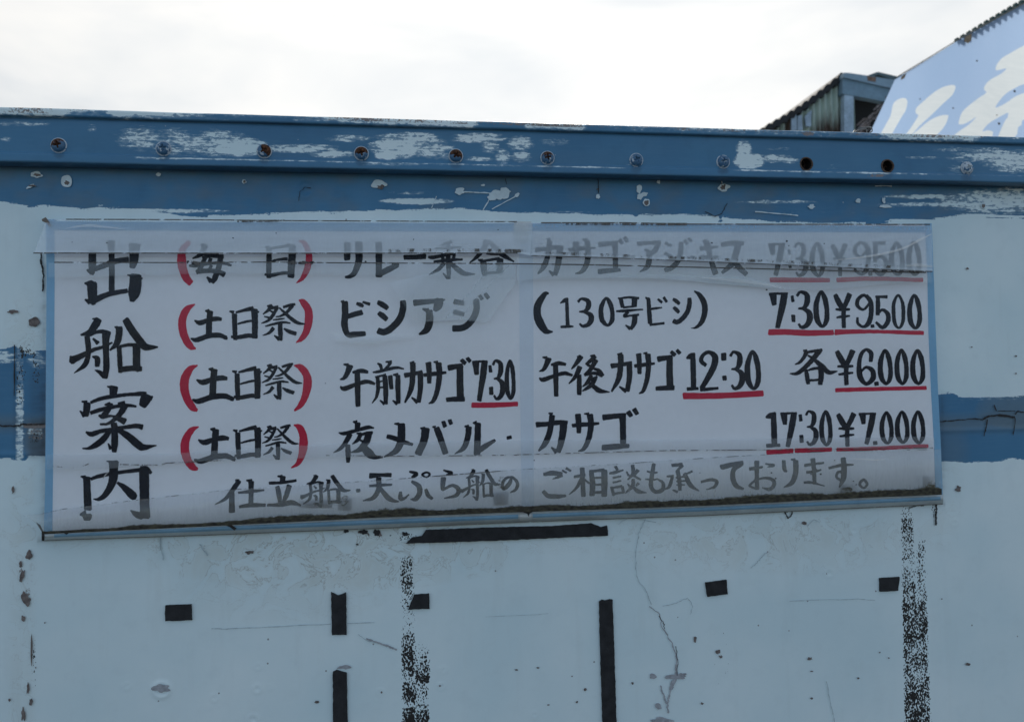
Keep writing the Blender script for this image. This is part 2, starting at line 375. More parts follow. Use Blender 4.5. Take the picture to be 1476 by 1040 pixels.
def wall_panel():
    zt = EYE + .432
    xs = nonuni(XL, XR, -.80, 1.50, .0034, .05)
    zs = nonuni(ZB, zt, EYE - .80, zt - .0001, .0034, .05)
    X, Z = np.meshgrid(xs, zs)
    U, V = px(np.stack([X.ravel(), np.zeros(X.size), Z.ravel()], 1))
    U = U.reshape(X.shape); V = V.reshape(X.shape)
    # slightly wavy sheet steel, with the dents and seams
    Y = (fbm(X * 2.2 + 3, Z * 2.2, 3) - .5) * .007
    Y = Y - .0016 * np.exp(-((Z - (EYE - .10)) / .004) ** 2)
    for (cx, cy, r, d) in [(233, 993, 15, .0022), (371, 992, 8, .0012), (372, 960, 6, .001), (310, 1004, 7, .001), (183, 988, 6, .001), (390, 990, 4, .001),
                           (365, 1035, 9, .0012), (639, 965, 6, .001), (636, 988, 6, .001), (548, 996, 6, .001), (770, 1029, 6, .001), (1195, 825, 8, .0008), (1230, 764, 7, .0008),
                           (440, 275, 13, .0016), (486, 280, 9, .001), (124, 280, 9, .001), (1386, 300, 8, .0015), (1426, 300, 6, .001), (1376, 753, 6, .0008), (205, 276, 8, .001), (298, 288, 8, .0012)]:
        rr = np.hypot(U - cx, (V - cy) * 1.1)
        Y = Y - d * np.exp(-((rr - r * .75) / (r * .22)) ** 2) + d * .5 * np.exp(-(rr / (r * .5)) ** 2)
    top = lerp(TOPB, U); mu = lerp(MUP, U); ml = lerp(MLO, U)
    b1 = top - V; b2 = np.minimum(V - mu, ml - V)
    b3 = np.minimum(np.minimum(U - 1036, 1041.5 - U), 320 - V)      # a run of paint
    blue = np.maximum(np.maximum(b1, b2), b3)
    blue = np.clip(blue, -40, 40)
    # the brush drags sideways where a coat ends
    wob = (fbm(U * .012, V * .6, 3) - .5)
    near = np.exp(-(b1 / 8) ** 2) * ((U > 140) & (U < 300)) + np.exp(-(b1 / 10) ** 2) * (U > 1250) * 1.2 + np.exp(-((V - mu) / 7) ** 2)
    blue = blue + wob * 16 * near
    dry_glint = np.zeros_like(U)
    for e in [(600, 290, 62, 6, .85), (590, 278, 40, 4, .5), (1440, 290, 110, 22, .66), (1330, 283, 70, 4, .72), (1380, 294, 130, 4, .7), (1290, 296, 60, 5, .4), (1120, 291, 75, 4, .6), (1465, 274, 40, 8, .6),
              (0, 515, 30, 12, .62), (55, 520, 22, 14, .55), (1430, 575, 60, 3, .5), (1160, 306, 120, 4, .35), (240, 304, 110, 5, .62), (815, 306, 60, 2.5, .5)]:
        dry_glint = np.maximum(dry_glint, ell(U, V, *e, .45))
    # the putty strip over the left seam
    strip = band(U, 19 + (V - 480) * .0, 38, 5) * band(V, 486, 1100, 8)
    dry_glint = np.maximum(dry_glint, strip * (V < 665) * (.46 + .14 * (V > 560)))
    dry_glint = np.maximum(dry_glint, band(U, 36, 66, 6) * band(V, 611, 634, 8) * .56)
    grime = ell(U, V, 480, 790, 290, 62, .9, .5) + ell(U, V, 400, 840, 180, 60, .35, .6) + .35 * band(U, 10, 55, 10) * band(V, 650, 1200, 20) + ell(U, V, 1000, 790, 160, 40, .3, .6) + ell(U, V, 1150, 780, 170, 50, .42, .6) + .25 * band(V, 735, 800, 20) * (U < 1360)
    grime = grime + .5 * ell(U, V, 40, 500, 40, 90) + .25 * ell(U, V, 1365, 690, 25, 120)
    glue = band(V, 778 + (U - 600) * -.01, 801, 4) * band(U, 578, 985, 30) * .8 + band(V, 775, 815, 8) * band(U, 180, 420, 40) * .45
    glue = glue * .42
    dull = .75 * band(V, 592, 628, 14) * ((U > 1300) | (U < 80)) + .8 * ell(U, V, 1465, 590, 60, 28, 1, .5) + .5 * ell(U, V, 1372, 650, 30, 45) + .35 * (1 - np.clip((V - 230) / 40, 0, 1)) + 1.2 * ell(U, V, 58, 638, 26, 30, 1, .4) + 1.5 * np.clip(fbm(U * .03, V * .05, 5) - .42, 0, 1) * (V < 320)
    # painted shadow under rail and sign, darker sign sides, stains at left
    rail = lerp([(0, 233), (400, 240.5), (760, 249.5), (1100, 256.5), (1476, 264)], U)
    dirt_shade = 1.1 * np.exp(-np.clip(V - rail - 1, 0, 99) / 2.6) * (.6 + .6 * fbm(U * .05, V * .1, 4))
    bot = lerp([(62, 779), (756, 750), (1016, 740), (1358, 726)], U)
    dirt_shade = dirt_shade + .55 * np.exp(-np.abs(V - bot) / 3.5) * ((U > 55) & (U < 1362)) * (V > bot - 6)
    dirt_shade = dirt_shade + .5 * np.exp(-np.abs(U - 64) / 4.5) * band(V, 360, 770, 20) * (.4 + fbm(U * .1, V * .05, 3))
    dirt_shade = dirt_shade + .55 * band(U, 38, 70, 8) * band(V, 600, 665, 14) * (.5 + fbm(U * .1, V * .1, 3)) + .3 * band(U, 38, 70, 10) * band(V, 520, 620, 30)
    dirt_shade = dirt_shade + .45 * np.exp(-np.abs(U - 1358) / 4) * band(V, 560, 720, 20)
    dirt_shade = dirt_shade + .8 * np.exp(-np.abs(V - 612) / 2.2) * (U < 70) * fbm(U * .2, V * .2, 3) + .5 * np.exp(-np.abs(U - 21.5) / 1.4) * band(V, 495, 655, 10)
    # black glue left by pulled-off tape
    def rem(xa, xb, prof, ev=5):
        d = lerp(prof, V)
        return band(U, xa, xb, ev) * d
    sa = 574 + (V - 800) * .012; sb = 598 + (V - 800) * .02
    t1 = rem(sa, sb, [(790, 0), (803, .50), (840, .60), (868, .47), (885, .40), (910, .46), (925, .60), (960, .72), (980, .46), (984, .64), (1010, .62), (1017, .40), (1020, .75), (1100, .72)], 4)
    t2 = rem(596, 622, [(915, 0), (930, .38), (950, .54), (980, .70), (990, .50), (1010, .44), (1030, .66), (1100, .72)], 4)
    t3 = rem(1294 + (V - 725) * .02, 1319 + (V - 725) * .04, [(718, 0), (724, .40), (740, .44), (760, .60), (790, .50), (815, .47), (835, .56), (880, .66), (930, .64), (965, .60), (975, .56), (1000, .62), (1100, .66)], 5)
    t4 = rem(1316, 1338 + (V - 770) * .032, [(770, 0), (778, .44), (800, .48), (850, .51), (880, .58), (930, .60), (965, .52), (1000, .64), (1100, .66)], 7)
    t5 = rem(1340, 1352, [(718, 0), (722, .62), (735, .5), (750, .35), (765, 0)], 4)
    t6 = ell(U, V, 580, 773, 26, 8, .5, .4) + ell(U, V, 1030, 745, 70, 3, .35)
    t7 = ell(U, V, 40, 505, 14, 14, .5, .4) + ell(U, V, 52, 535, 8, 26, .53, .3) + ell(U, V, 29, 545, 10, 52, .46, .3) + ell(U, V, 50, 628, 18, 12, .45, .3) + ell(U, V, 28, 640, 8, 20, .38, .3) + .24 * ell(U, V, 1040, 955, 20, 60, 1, .4) + .42 * ell(U, V, 50, 955, 5, 60, 1, .3)
    tape = np.maximum.reduce([t1, t2, t3, t4, t5, t6, t7])
    rust = .50 * ell(U, V, 55, 625, 25, 22, 1, .4) + .5 * ell(U, V, 40, 860, 9, 28, 1, .3) + .5 * ell(U, V, 30, 820, 5, 22, 1, .3) + .45 * ell(U, V, 10, 613, 60, 5, 1, .3)
    P = np.stack([X, Y, Z], 2)
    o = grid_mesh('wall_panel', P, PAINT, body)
    for k, v in dict(blue=blue, dry_glint=dry_glint, grime=np.clip(grime, 0, 1), glue=glue, dull=np.clip(dull, 0, 1), dirt_shade=np.clip(dirt_shade, 0, 1), tape=tape, rust=rust).items(): attr(o, k, v)
    return o
WALL = wall_panel()
SHELL = simple('container_side_steel', (.50, .56, .58), .55, var=.12, scale=5)
box('back_wall', XL, XR, 1.17, 1.2, ZB, ZTOP - .01, SHELL, body)
box('side_wall', XL - .03, XL, .0, 1.2, ZB, ZTOP - .01, SHELL, body)
box('side_wall', XR, XR + .03, .0, 1.2, ZB, ZTOP - .01, SHELL, body)
box('roof', XL - .03, XR + .03, .012, 1.21, ZTOP - .008, ZTOP - .004, SHELL, body)
box('base_frame', XL - .03, XR + .03, .004, 1.2, 0, ZB - .003, simple('container_base_steel', (.05, .06, .08), .6), body)

# ------------------------------------------------------------------ top rail
YF = -.030        # front face of the rail
SCREWS = [(85, 210), (236, 214.5), (381, 218), (521, 221.5), (657, 225), (789, 228), (917, 231), (1042, 233.5), (1162, 236.5), (1279, 239.5), (1393, 242.5)]
def zat(y, Y): return at(738, y, Y)[2]
def top_rail():
    zc = lambda y, Y=YF: zat(y, Y)
    z_top = zc(175.5, YF - .006); z_g = zc(188.5); z_b = zc(238); z_e = zc(248.2, YF - .006)
    prof = []      # (y, z, kind)
    prof += [(.02, z_top + .0005), (.0, z_top + .0005), (YF, z_top)]
    a = np.linspace(0, math.pi / 2, 5)
    for t in a: prof.append((YF - .003 - .004 * math.sin(t), z_top - .004 + .004 * math.cos(t)))
    for z in np.linspace(z_top - .004, z_g + .0035, 6)[1:]: prof.append((YF - .007, z))
    prof += [(YF - .0065, z_g + .0015), (YF - .004, z_g + .0004), (YF + .001, z_g), (YF + .001, z_g - .0012), (YF, z_g - .003)]
    for z in np.linspace(z_g - .003, z_b + .003, 28)[1:]: prof.append((YF, z))
    prof += [(YF - .0006, z_b + .0022), (YF - .0022, z_b + .0016), (YF - .004, z_b + .0008), (YF - .0050, z_b - .0004), (YF - .0054, z_b - .002)]
    for z in np.linspace(z_b - .002, z_e + .0012, 5)[1:]: prof.append((YF - .0054 - (z_b - .002 - z) * .10, z))
    prof += [(YF - .0058, z_e + .0004), (YF - .005, z_e), (YF + .02, z_e), (-.0005, z_e + .001)]
    prof = np.array(prof)
    xs = nonuni(XL - .035, XR + .035, -.8, 1.55, .0026, .05)
    X = np.repeat(xs[None, :], len(prof), 0)
    Y = np.repeat(prof[:, 0][:, None], len(xs), 1).copy(); Z = np.repeat(prof[:, 1][:, None], len(xs), 1).copy()
    wv = (fbm(xs * 3.0, xs * 0 + 2.2, 3) - .5)
    Z = Z + wv[None, :] * .0032
    Y = Y + (fbm(xs * 4.0, xs * 0 + 9.2, 3) - .5)[None, :] * .003 * (prof[:, 0] < -.01)[:, None]
    U, V = px(np.stack([X.ravel(), Y.ravel(), Z.ravel()], 1)); U = U.reshape(X.shape); V = V.reshape(X.shape)
    gy = lerp([(0, 170), (400, 178), (760, 189), (1160, 200), (1476, 210)], U)
    ty = gy - 13
    by = lerp([(0, 224), (400, 232), (760, 240), (1160, 248), (1476, 254.5)], U)
    lipm = (V < gy)
    dry_glint = np.zeros_like(U)
    for e in [(205, 200, 48, 22, .57), (255, 206, 60, 26, .56), (315, 206, 58, 24, .62), (345, 212, 50, 16, .78), (395, 213, 30, 8, .55), (30, 178, 55, 5, .52), (8, 201, 14, 5, .55), (133, 185, 10, 8, .45), (430, 214, 70, 8, .66), (480, 222, 40, 7, .66),
              (505, 200, 40, 7, .58), (590, 200, 60, 12, .66), (580, 212, 55, 20, .72), (560, 222, 24, 12, .72), (620, 216, 50, 16, .6), (690, 199, 50, 9, .68), (706, 212, 18, 14, .58), (645, 224, 14, 8, .6), (690, 229, 26, 5, .6), (724, 226, 14, 14, .62), (750, 207, 24, 14, .62), (752, 226, 18, 12, .58),
              (800, 204, 30, 8, .5), (1072, 215, 14, 16, .72), (1080, 232, 26, 14, .85), (1112, 228, 36, 8, .62), (1140, 231, 16, 6, .6), (1120, 214, 30, 4, .45), (1330, 227, 34, 3, .5), (1386, 243, 22, 9, .52), (1205, 240, 20, 7, .38),
              (1440, 225, 90, 12, .62), (1470, 236, 60, 16, .66), (1400, 216, 70, 6, .5), (780, 228, 22, 9, .3), (920, 236, 30, 5, .35), (1161, 236, 16, 14, .3)]:
        dry_glint = np.maximum(dry_glint, ell(U, V, *e, .4))
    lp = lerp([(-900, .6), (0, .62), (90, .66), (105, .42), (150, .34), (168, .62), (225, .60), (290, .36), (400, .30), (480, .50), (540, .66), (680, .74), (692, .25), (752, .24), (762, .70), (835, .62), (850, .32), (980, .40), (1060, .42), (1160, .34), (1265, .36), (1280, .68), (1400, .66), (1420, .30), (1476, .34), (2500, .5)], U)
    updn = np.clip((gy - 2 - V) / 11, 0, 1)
    dry_glint = np.where(lipm, np.maximum(dry_glint * .5, lp * (.62 + .85 * updn)), dry_glint)  # upper lip paler: sun highlight painted in on top of real wear
    # highlight line along the bead, painted in as bared paint
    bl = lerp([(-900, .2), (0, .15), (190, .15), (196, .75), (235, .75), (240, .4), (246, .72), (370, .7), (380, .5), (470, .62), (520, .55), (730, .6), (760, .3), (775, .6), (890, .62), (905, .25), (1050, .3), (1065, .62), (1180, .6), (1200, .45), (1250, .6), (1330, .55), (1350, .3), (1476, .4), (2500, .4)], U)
    dry_glint = np.maximum(dry_glint, bl * np.exp(-((V - by + .6) / 2.0) ** 2))
    dry_glint = np.maximum(dry_glint, .55 * ell(U, V, 565, 236, 60, 5, 1, .4) * (V > by))
    rust = np.where(lipm & (V < gy - 7), lerp([(-900, .3), (0, .40), (30, .52), (80, .50), (200, .28), (440, .44), (470, .46), (530, .56), (545, .5), (640, .46), (765, .52), (800, .58), (840, .5), (900, .44), (1060, .48), (1170, .40), (1290, .48), (1360, .50), (1476, .36), (2500, .4)], U), 0)
    rust = np.maximum(rust, .6 * ell(U, V, 533, 168, 8, 9, 1, .3)); rust = np.maximum(rust, .55 * ell(U, V, 1262, 253, 20, 4, 1, .3)); rust = np.maximum(rust, .55 * ell(U, V, 1165, 192, 12, 6, 1, .3))
    for (cx, cy) in SCREWS: rust = np.maximum(rust, .47 * ell(U, V, cx, cy + 2, 15, 15, 1, .3))
    dirt_shade = .9 * np.exp(-np.abs(V - gy) / 1.6) + .12 * np.exp(-np.clip(by - V, 0, 99) / 2.5) * (V < by) * fbm(U * .05, V * .2, 4)  # dark line under the overhanging lip is shade painted in
    dirt_shade = dirt_shade + .75 * np.exp(-np.clip(by + 9.5 - V, 0, 99) / 1.6)  # shade at the bead's lower edge, painted in
    for (cx, cy) in SCREWS: dirt_shade = dirt_shade + .5 * ell(U, V, cx, cy + 13, 9, 6, 1, .6)
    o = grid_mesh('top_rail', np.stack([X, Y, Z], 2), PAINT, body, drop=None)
    zero = np.zeros_like(U)
    # the two open screw holes: cut the face away
    for k, v in dict(blue=zero + 40, dry_glint=dry_glint, grime=zero, glue=zero, dull=.25 * fbm(U * .01, V * .03, 4), dirt_shade=np.clip(dirt_shade, 0, 1), tape=zero, rust=rust).items(): attr(o, k, v)
    cuts = [at(*SCREWS[k], YF) for k in (8, 9)]
    bm = bmesh.new(); bm.from_mesh(o.data)
    kill = [f for f in bm.faces if abs(f.calc_center_median().y - YF) < .006 and any(math.hypot(f.calc_center_median().x - c[0], f.calc_center_median().z - c[2]) < .0125 for c in cuts)]
    bmesh.ops.delete(bm, geom=kill, context='FACES')
    bm.to_mesh(o.data); bm.free()
    return o
RAIL = top_rail()

# ------------------------------------------------------------------ screws and open holes
def screw_mat():
    q = NT('painted_rusty_screw'); c = q.coord()
    n = q.noise(c, 330, 6, .65); n2 = q.noise(c, 120, 4, .6)
    r = q.step(q.math('SUBTRACT', q.attr('rust'), q.math('ADD', q.math('MULTIPLY', n, .6), q.math('MULTIPLY', n2, .4))), -.03, .03)
    p = q.step(q.math('SUBTRACT', q.attr('chip'), n2), -.02, .02)
    base = q.mix(p, (.05, .14, .25), (.50, .57, .62))
    col = q.mix(r, base, q.mix(q.step(n, .4, .65), (.010, .006, .005), (.17, .062, .022)))
    b = q.bsdf(Base_Color=col, Roughness=q.mix(r, (.28, .28, .28), (.85, .85, .85)), Normal=q.bump(q.math('ADD', n, q.math('MULTIPLY', r, .5)), .5, .001))
    return q.done(b)
SCREW = screw_mat()
RUSTM = simple('rusty_ring', (.13, .085, .06), .8, var=.5, scale=240, bump=.8)
HOLE = simple('hole_dark', (.012, .009, .008), .9)
HOLE2 = simple('hole_rust', (.07, .035, .02), .9, var=.5, scale=200, bump=.8)
def dome(cx, cz, R, rust_amt, rust_dir, chip, seed, ang=.0, depth=.0036):
    nr, na = 16, 56
    rs = random.Random(seed)
    vs, ru, ch = [], [], []
    y0 = YF - .0012
    for i in range(nr + 1):
        t = i / nr; r = R * math.sin(t * math.pi / 2 * .98) if t < 1 else R
        hgt = .0080 * math.cos(t * math.pi / 2) ** .8 if t < 1 else -.0008
        for j in range(na):
            a = j / na * 2 * math.pi
            x, z = r * math.cos(a), r * math.sin(a)
            xr, zr = x * math.cos(ang) + z * math.sin(ang), -x * math.sin(ang) + z * math.cos(ang)
            w = R * .13
            inn = (abs(xr) < w and abs(zr) < R * .5) or (abs(zr) < w and abs(xr) < R * .5)
            h = hgt - (depth * max(0, 1 - math.hypot(xr, zr) / (R * .75)) + .0015 if inn else 0)
            vs.append((cx + x, y0 - h, cz + z))
            d = (x * math.cos(rust_dir) + z * math.sin(rust_dir)) / R
            ru.append(rust_amt * (.5 + .5 * d) + (.30 if inn else 0) * (1 if rust_amt > .1 else .6))
            ch.append(chip)
    fs = [(i * na + j, i * na + (j + 1) % na, (i + 1) * na + (j + 1) % na, (i + 1) * na + j) for i in range(nr) for j in range(na)]
    o = mesh('screw', vs, fs, SCREW, RAIL)
    for p in o.data.polygons: p.use_smooth = True
    attr(o, 'rust', ru); attr(o, 'chip', ch)
    # washer ring under the head
    ring('washer', cx, cz, R * 1.13, R * .8, y0 + .0002, .0013, SCREW, [.16 + rust_amt * .2, .60])
def ring(name, cx, cz, ro, ri, y, th, mat, at_=None, n=40, wob=0.0):
    vs = []
    for j in range(n):
        a = j / n * 2 * math.pi
        k = 1 + wob * math.sin(a * 3 + 1)
        for (r, yy) in ((ro * k, y + th * .3), (ro * k * .97, y - th), (ri * 1.03, y - th), (ri, y + th)):
            vs.append((cx + r * math.cos(a), yy, cz + r * math.sin(a)))
    fs = []
    for j in range(n):
        for q in range(3):
            a, b = j * 4 + q, ((j + 1) % n) * 4 + q
            fs.append((a, a + 1, b + 1, b))
    o = mesh(name, vs, fs, mat, RAIL, True)
    if at_: attr(o, 'rust', [at_[0]] * len(vs)); attr(o, 'chip', [at_[1]] * len(vs))
    return o
SPEC = {0: (.85, 2.0, .35, .2), 1: (.15, 1.5, .45, .1), 2: (1.0, .6, .42, .6), 3: (1.05, 1.7, .40, .3), 4: (1.15, 1.2, .15, .9), 5: (.78, 1.7, .42, .2), 6: (.15, 1.0, .42, .5), 7: (.15, 1.0, .44, .1), 10: (.15, 1.0, .58, .3)}
for k, (sx, sy) in enumerate(SCREWS):
    c = at(sx, sy, YF)
    if k in SPEC:
        s = SPEC[k]; dome(c[0], c[2], .0122, s[0], s[1], s[2], k, s[3])
    else:
        ring('hole_ring', c[0], c[2], .0142, .0112, YF - .0005, .0014, RUSTM, None, 40, .02)
        vs, fs, n = [], [], 32
        for i, (r, y) in enumerate([(.0113, YF - .001), (.0118, YF + .006), (.0120, YF + .022), (.006, YF + .0225), (.0001, YF + .0225)]):
            for j in range(n): vs.append((c[0] + r * math.cos(j / n * 6.28318), y, c[2] + r * math.sin(j / n * 6.28318)))
        for i in range(4):
            for j in range(n): fs.append((i * n + j, i * n + (j + 1) % n, (i + 1) * n + (j + 1) % n, (i + 1) * n + j))
        mesh('screw_hole', vs, fs, HOLE, RAIL, True)
        rs = random.Random(k); vs = []; fs = []
        for q in range(26):
            a = rs.uniform(0, 6.28); r = rs.uniform(.001, .008); x, z = c[0] + r * math.cos(a), c[2] + r * math.sin(a); y = YF + rs.uniform(.010, .02)
            b = len(vs); sz = rs.uniform(.0012, .0032)
            for _ in range(4): vs.append((x + rs.uniform(-sz, sz), y + rs.uniform(-.002, .002), z + rs.uniform(-sz, sz)))
            fs += [(b, b + 1, b + 2), (b, b + 2, b + 3), (b, b + 3, b + 1), (b + 1, b + 3, b + 2)]
        mesh('broken_plug', vs, fs, HOLE2, RAIL)

# ------------------------------------------------------------------ flat chips, gouges and cracks on the wall paint
def blob(cx, cy, rx, ry, seed, rough=.35, n=26, rot=0.0):
    rs = random.Random(seed); ph = [rs.uniform(0, 6.28) for _ in range(5)]; am = [rs.uniform(.2, 1) for _ in range(5)]
    out = []
    for j in range(n):
        a = j / n * 2 * math.pi
        k = 1 + rough * sum(am[m] * math.sin((m + 2) * a + ph[m]) for m in range(5)) / 3
        x, y = rx * k * math.cos(a), ry * k * math.sin(a)
        out.append((cx + x * math.cos(rot) - y * math.sin(rot), cy + x * math.sin(rot) + y * math.cos(rot)))
    if max(rx, ry) < 3.2 and 780 < cy < 1040: out = [(cx + (x - cx) * .78, cy + (y - cy) * .78) for x, y in out]
    return out
def wallY(P):     # the sheet's own waviness, so that chips sit on it
    X, Z = P[0], P[2]
    return float((fbm(np.array([X * 2.2 + 3]), np.array([Z * 2.2]), 3)[0] - .5) * .007)
def flats(name, polys, mat, Y, parent, lift=0.0, stuff=True):
    vs, fs = [], []
    for i, p in enumerate(polys):
        pts = [at(x, y, Y) for x, y in p]
        if Y == 0: pts = [(a, wallY((a, 0, c)) - .0022 - lift - (i % 5) * .00006, c) for a, b, c in pts]
        else: pts = [(a, b - lift - (i % 5) * .00006, c) for a, b, c in pts]
        b = len(vs); vs += pts; fs.append(tuple(range(b, b + len(pts))))
    me = bpy.data.meshes.new(name); me.from_pydata(vs, [], fs)
    bm = bmesh.new(); bm.from_mesh(me); bmesh.ops.triangulate(bm, faces=bm.faces[:]); bm.to_mesh(me); bm.free()
    o = link(name, me, mat, parent)
    if stuff: o['kind'] = 'stuff'
    return o
def crack(pts, w, seed, wobble=1.4, sub=5):
    """ribbon outlines along a polyline that thins and wanders"""
    rs = random.Random(seed); P = []
    for (x0, y0), (x1, y1) in zip(pts[:-1], pts[1:]):
        for s in range(sub): P.append((x0 + (x1 - x0) * s / sub + rs.uniform(-wobble, wobble), y0 + (y1 - y0) * s / sub + rs.uniform(-wobble, wobble)))
    P.append(pts[-1]); out = []
    for i in range(len(P) - 1):
        (x0, y0), (x1, y1) = P[i], P[i + 1]; d = math.hypot(x1 - x0, y1 - y0) or 1
        nx, ny = -(y1 - y0) / d, (x1 - x0) / d
        wa = w * rs.uniform(.5, 1.3) / 2; wb = w * rs.uniform(.5, 1.3) / 2
        out.append([(x0 + nx * wa, y0 + ny * wa), (x1 + nx * wb, y1 + ny * wb), (x1 - nx * wb, y1 - ny * wb), (x0 - nx * wa, y0 - ny * wa)])
    return out
PALE = simple('bared_pale_paint', (.66, .77, .80), .55, var=.1, scale=60)
BARE = simple('bared_metal', (.19, .155, .14), .8, var=.4, scale=160, bump=.5)
DARK = simple('crack_dark', (.03, .028, .028), .9)
GREY = simple('grey_filler', (.40, .41, .43), .8, var=.25, scale=120, bump=.4)
GREYL = simple('grey_scuff', (.50, .59, .61), .7, var=.2, scale=120)
pale = [blob(96.5, 261.5, 8, 9, 1, .12), blob(53, 252, 8.5, 4.5, 2, .3), blob(229, 252, 3.5, 2.8, 3, .2), blob(546, 266, 10.5, 6.5, 4, .25), blob(662.5, 276, 7, 5, 5, .3), blob(716, 281, 12, 6, 6, .35), blob(727, 279, 7, 9, 7, .3), blob(709, 285, 6, 5, 8, .3),
        blob(745, 281.5, 4, 2.5, 9, .2, rot=-.6), blob(921, 272.5, 4, 6, 10, .3), blob(926, 281, 7.5, 3.2, 11, .3, rot=-.2), blob(922, 284, 4, 4, 12, .3), blob(931.5, 292, 5, 5.5, 13, .2), blob(949, 262.5, 2.5, 2.5, 14), blob(861.5, 283.5, 3, 3.4, 15, .2), blob(1043, 270.5, 7.5, 6, 16, .45), blob(696, 267.5, 3, 1.5, 17),
        blob(44, 269, 6, 2, 18, .3, rot=-.5), blob(1236.5, 289.5, 4, 2.8, 19, .5), blob(1273.5, 289, 2.5, 4, 20, .4), blob(1417, 297, 3.5, 4.5, 21, .3), blob(352, 262, 3, 3, 22, .3), blob(1276, 297.5, 9, 2.2, 23, .4), blob(1169, 298, 5, 3, 24, .5), blob(1040, 262, 1, 4, 25)]
pale += crack([(668, 277), (706, 279)], 1.8, 1, .3) + crack([(707, 285), (696, 303)], 1.6, 2, .3) + crack([(742, 284), (709, 302)], 1.3, 3, .3) + crack([(725, 272), (736, 277)], 1.5, 4, .3) + crack([(629, 283), (622, 300)], 1, 5, .2) + crack([(1088, 305), (1135, 309), (1150, 311)], 1.6, 6, .4) + crack([(1261, 268), (1285, 268.5)], 1.6, 8, .3)
flats('bared_paint', pale, PALE, 0, WALL)
bare = [blob(97, 264, 3.5, 3, 31, .4), blob(54, 252.5, 5, 2, 32, .5), blob(549, 270, 5, 3, 33, .5), blob(931.5, 292.5, 3.4, 3.6, 34, .3), blob(1042, 270, 3.5, 3.5, 35, .5), blob(47, 268, 5, 1.5, 36, .4), blob(352.5, 262, 2, 2, 37, .4), blob(1417, 297, 2.5, 2.5, 38, .3), blob(861.5, 273, 2, 1, 39),
        blob(50, 464, 8, 7, 40, .22), blob(19, 449, 7, 2.8, 41, .5), blob(43, 799, 5, 6, 42, .5), blob(38, 862, 5, 11, 43, .3, rot=-.3), blob(33, 829, 3, 9, 44, .5, rot=.25), blob(31, 812, 2, 5, 45, .4), blob(35, 890, 3, 4, 46, .4), blob(47, 935, 1.3, 24, 47, .4), blob(42, 990, 2, 8, 48, .4), blob(20, 705, 2, 5, 49), blob(46, 1010, 2.5, 5, 50, .4), blob(15, 1007, 2, 3, 51), blob(35, 1028, 3, 9, 52, .5),
        blob(1380, 704, 4, 4, 53, .5), blob(1394, 956, 3.6, 2, 54, .3), blob(1394, 387, 2, 1.5, 55), blob(1158, 753, 3.5, 2.4, 56, .3), blob(1169, 1005, 2.4, 2, 57), blob(1166, 948, 3.4, 2, 58, .5), blob(1169, 966, 2.5, 1.2, 59), blob(1236, 976, 2, 1.8, 60), blob(1267, 939, 1.4, 1.4, 61), blob(1280, 947, 1.6, 1.2, 62), blob(843, 992, 2.6, 2.8, 63, .3), blob(831, 1010, 2, 2, 64), blob(790, 1014, 2.4, 1.2, 65), blob(775, 961, 2.6, 1.5, 66), blob(744, 964, 3, 1.5, 67), blob(457, 1010, 3.6, 1.8, 68, .4), blob(824, 973, 1.5, 1, 69), blob(1011, 1012, 2.6, 2, 70, .5), blob(1034, 938, 3, 3.5, 71, .6), blob(1038, 945, 3, 2.5, 72, .6), blob(1001, 920, 1.8, 5, 73, .5), blob(911, 983, 2.4, 2, 74, .4), blob(360, 795, 6, 2.4, 75, .5), blob(550, 996, 1.5, 2, 76), blob(634, 987, 2, 1.4, 77), blob(66, 896, 1.4, 1.2, 78), blob(53, 960, 1.2, 1.2, 79), blob(1400, 500, 1.2, 1, 80), blob(1464, 513, 1.6, 1.2, 81), blob(1464, 538, 1.2, 1.2, 82), blob(1356, 862, 1.4, 1, 83), blob(515, 784, 2.6, 1.4, 84, .5), blob(714, 822, 1.2, 1.2, 85)]
bare += crack([(516, 766), (530, 768), (532, 771)], 3, 9, .6) + crack([(544, 764), (549, 770), (546, 772)], 4, 10, .6)
flats('bared_metal', bare, BARE, 0, WALL, .0002)
grey = [blob(972, 974, 15, 3.4, 90, .35), blob(940.5, 973, 4.5, 4, 91, .3), blob(981, 972, 6, 4, 92, .4), blob(948, 1016, 4, 5, 93, .5, rot=-.6), blob(952, 1037, 16, 4.5, 94, .45), blob(968, 985, 3, 8, 95, .4, rot=.4), blob(497, 960, 9, 3, 96, .5), blob(233, 990, 12, 6, 97, .4)]
grey += crack([(528, 919), (545, 925), (560, 930), (572, 935)], 2.6, 30, .5) + crack([(974, 945), (974, 972), (970, 985), (963, 1003), (961, 1012)], 3, 11, 1.0) + crack([(951, 986), (957, 1003), (961, 1012), (962, 1026)], 2.6, 12, 1.0) + crack([(936, 872), (950, 885), (955, 905), (968, 925), (973, 945)], 1.5, 13, 1.6)
flats('grey_filler', grey, GREY, 0, WALL, .0003)
